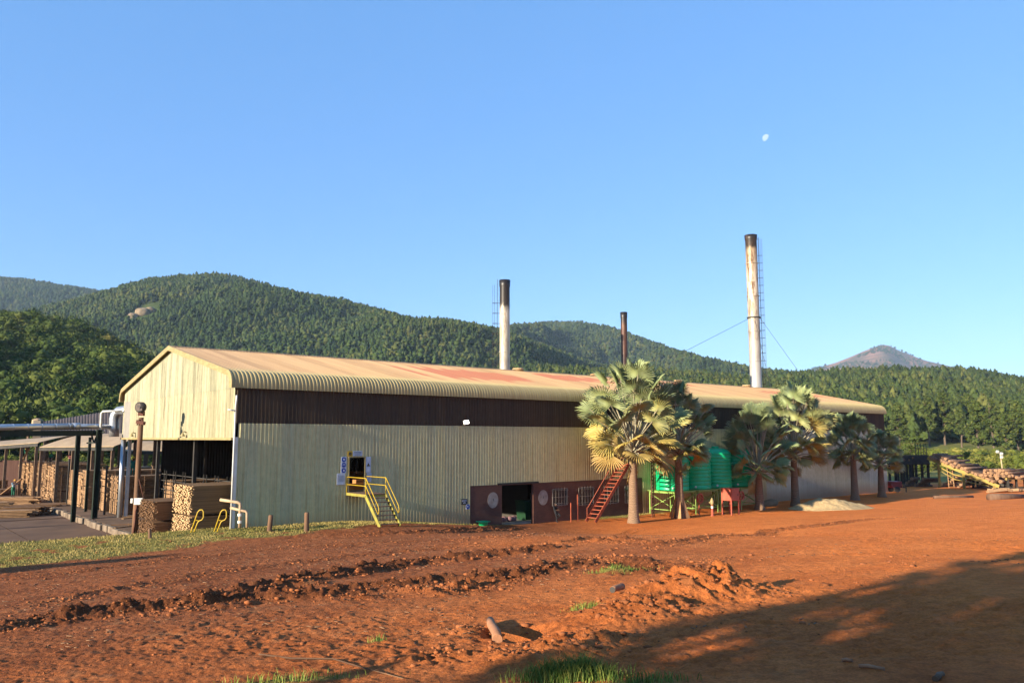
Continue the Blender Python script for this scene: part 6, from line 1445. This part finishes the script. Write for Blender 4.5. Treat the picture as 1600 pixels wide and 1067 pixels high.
# two yellow ladder hoops climbing the berm
for k, (px0, lab) in enumerate(((303, 'left of the two yellow hooped handrails beside the pale lumber stack'), (339, 'right hand yellow hooped handrail, nearer the corner post'))):
    Yq = 45.6 + .3 * k; Pb_ = at(px0, 832, Yq); t = thing('hoop_handrail', lab, 'handrail', Pb_, 0, 'yellow hooped handrails'); L0 = Pb_
    for dx, dy in ((0, 0), ):
        f2 = lambda px, py: at(px, py, Yq) - L0
        d0 = px0 - 303
        pts = [f2(297 + d0, 835), f2(309 + d0, 800), f2(312 + d0, 796.5), f2(316 + d0, 796), f2(318 + d0, 799), f2(318 + d0, 808), f2(315.5 + d0, 812), f2(311.5 + d0, 813.5), f2(309 + d0, 816), f2(302 + d0, 834)]
        mb = MB(); mb.tube(pts, .035, 7); mb.build('hoop', m_yel, t, smooth=True)
        mb = MB(); mb.tube([f2(305 + d0, 812), f2(311 + d0, 813.5)], .025, 6); mb.build('cross_tube', m_yel, t)
# pale pipe loop by the corner
m_pipe = M('pale_pipe_paint', (.56, .40, .24), (.44, .28, .16), 3, rough=.6)
Yq = 45.4; P = at(374, 822, Yq); t = thing('pipe_loop', 'pale tan pipework bending into the ground at the near corner of the shed', 'pipe', P); L0 = P; f2 = lambda px, py: at(px, py, Yq) - L0
mb = MB(); mb.tube([f2(344, 780.5), f2(371, 784.5), f2(375, 786), f2(375.5, 790), f2(374.5, 824)], .085, 10); mb.build('upper_pipe', m_pipe, t, smooth=True)
mb = MB(); mb.tube([f2(360, 793), f2(378, 797.5), f2(384, 798.5), f2(386, 801), f2(386, 824)], .075, 10); mb.build('lower_pipe', m_pipe, t, smooth=True)
mb = MB(); mb.tube([f2(374.7, 802), f2(374.6, 806)], .12, 10); mb.tube([f2(374.5, 813), f2(374.5, 817)], .12, 10); mb.build('flange', m_white, t)
P = gpt(391, 822); g = float(gfull(P.x, P.y)[0]); k = 1262 / P.y; t = thing('notice_post', 'rough wooden post with a yellow and white box at the corner of the shed', 'post', (P.x, P.y, g)); h_ = 48 / k
mb = MB(); mb.tube([(0, 0, -.2), (.03, 0, h_ * .5), (.06, 0, h_ * .92)], [.10, .09, .085], 9); mb.build('post', m_pole, t, smooth=True)
mb = MB(); mb.box((.13, -.12, h_ * .88), (.36, .16, .38)); mb.build('white_box', m_white, t, bevel=.01); mb = MB(); mb.box((-.14, -.12, h_ * .88), (.17, .16, .38)); mb.build('yellow_panel', m_yel, t, bevel=.01)
for px, pb_, pt, w_, lab, ln in ((421, 830, 805, 7.5, 'leaning grey brown wooden bollard on the grass, nearer the shed corner', .05), (479, 829, 800.5, 7.5, 'straight wooden bollard on the grass, right of the leaning one', -.02), (234.5, 841, 826, 5, 'short wooden stump at the lower edge of the grass by the lamp pole', -.05)):
    P = gpt(px, pb_); g = float(gfull(P.x, P.y)[0]); k = 1262 / P.y; h_ = (pb_ - pt) / k; r0 = w_ / k / 2; mb = MB(); mb.tube([(0, 0, -.15), (0, 0, .02), (ln * .5, 0, h_ * .5), (ln, 0, h_ * .96), (ln, 0, h_)], [r0 * 1.1, r0 * 1.08, r0, r0 * .97, r0 * .8], 12); o = mb.build('wooden_bollard', m_pole, smooth=True); o.location = (P.x, P.y, g); tag(o, lab, 'bollard')

# ---------------------------------------------------------------- foreground wood on the soil
def ground_log(name, label, cat, p0, p1, r0, mats, lift=.0, n=14):
    a, b_ = gpt(*p0), gpt(*p1); za, zb = float(gfull(a.x, a.y)[0]), float(gfull(b_.x, b_.y)[0]); a.z, b_.z = za + r0 * .7 + lift, zb + r0 * .7 + lift; L0 = (a + b_) / 2; mb = MB()
    mb.tube([a - L0, (a - L0) * .4 + Vector((.02, .01, .01)), (b_ - L0) * .5 + Vector((-.01, .02, 0)), b_ - L0], [r0 * 1.05, r0, r0 * .97, r0 * .9], n); mb.m[-2:] = [1, 1] if len(mats) > 1 else [0, 0]
    o = mb.build(name, mats); o.location = L0
    for p in o.data.polygons: p.use_smooth = len(p.vertices) == 4
    return tag(o, label, cat)
m_logf = M('debarked_log', (.46, .21, .10), (.34, .15, .075), 5, (1, 1, 1), rough=.9, bump=.3)
ground_log('short_log', 'short debarked log lying beside the shaded hollow in the foreground soil', 'log', (777, 1004), (766, 975), .072, [m_logf, m_logf])
ground_log('cut_stick', 'short dark ended stick sticking out of the soil bank in the foreground', 'stick', (972, 924), (957, 929), .065, [m_logf, m_dark], .06)
ground_log('broken_branch', 'broken grey branch in the shade at the bottom right corner', 'branch', (1461, 1064), (1473, 1055), .03, [m_pole])
ground_log('flat_slab', 'flat brown bark slab lying in the shaded foreground soil', 'bark slab', (1342, 1044), (1382, 1047), .022, [m_logf])
ground_log('flat_slab', 'shorter bark slab just left of the flat one in the shade', 'bark slab', (1316, 1033), (1332, 1036), .02, [m_logf])
for k, pts in enumerate([[(405, 1022), (455, 1030), (520, 1033), (560, 1043), (630, 1063)]]):
    q = [gpt(*p) for p in pts]; L0 = q[0].copy(); mb = MB(); mb.tube([Vector((p.x, p.y, float(gfull(p.x, p.y)[0]) + .02)) - L0 for p in q], [.014, .012, .010, .008, .005], 5); o = mb.build('dry_twig', m_chip); o.location = L0; tag(o, 'long thin pale dry twig lying across the bottom of the foreground', 'twig')

# ---------------------------------------------------------------- workers in the yard
def stand(px, py, Y): return at(px, py, Y)
armup = {'lel': (-.27, -.12, 1.22), 'lwr': (-.22, -.36, 1.34), 'rel': (.27, -.12, 1.25), 'rwr': (.24, -.34, 1.40)}
P = stand(20, 776, 80); P.z = .52; person('worker in a pale shirt and yellow hard hat bending over slanted planks', P, RAD(75), 1.8, 'paleblue', 'green', 'orange', {**armup, 'neck': (0, -.10, 1.45), 'jaw': (0, -.15, 1.52), 'head': (0, -.16, 1.60), 'crown': (0, -.14, 1.68), 'nose': (0, -.275, 1.57), 'lear': (-.085, -.155, 1.59), 'rear': (.085, -.155, 1.59), 'chest': (0, -.06, 1.30)})
P = BW(-.2, 67.4, 3.42); person('worker in green overalls and yellow hat standing on the far stack with a plank', P, RAD(40), 1.65, 'green', 'green', 'yellow', {'lel': (-.27, -.08, 1.60), 'lwr': (-.20, -.16, 1.82), 'rel': (.30, -.15, 1.30), 'rwr': (.24, -.36, 1.40), 'lknee': (-.16, -.1, .5), 'lankle': (-.2, .05, .09), 'ltoe': (-.22, -.12, .04)})
P = BW(.2, 54.4, 3.35); person('bareheaded worker in dark green half hidden behind a canopy post', P, RAD(-20), 1.55, 'green', 'navy', None, {})
P = BW(.4, 45.6, 3.35); person('worker in a pink shirt standing on the stacks between two posts', P, RAD(20), 1.6, 'pink', 'navy', None, armup)
P = BW(1.7, 27.4, 3.0); person('worker in teal overalls and yellow hat on the timber left of the silver post', P, RAD(30), 1.75, 'teal', 'teal', 'yellow', {'rel': (.28, -.1, 1.2), 'rwr': (.2, -.3, 1.1)})
P = at(265, 786, 57); P.z = .0; person('worker in green overalls standing between the dark and the pale lumber stacks', P, RAD(160), 1.78, 'teal', 'green', 'orange', {'lel': (-.26, -.08, 1.16), 'lwr': (-.2, -.28, 1.05)})
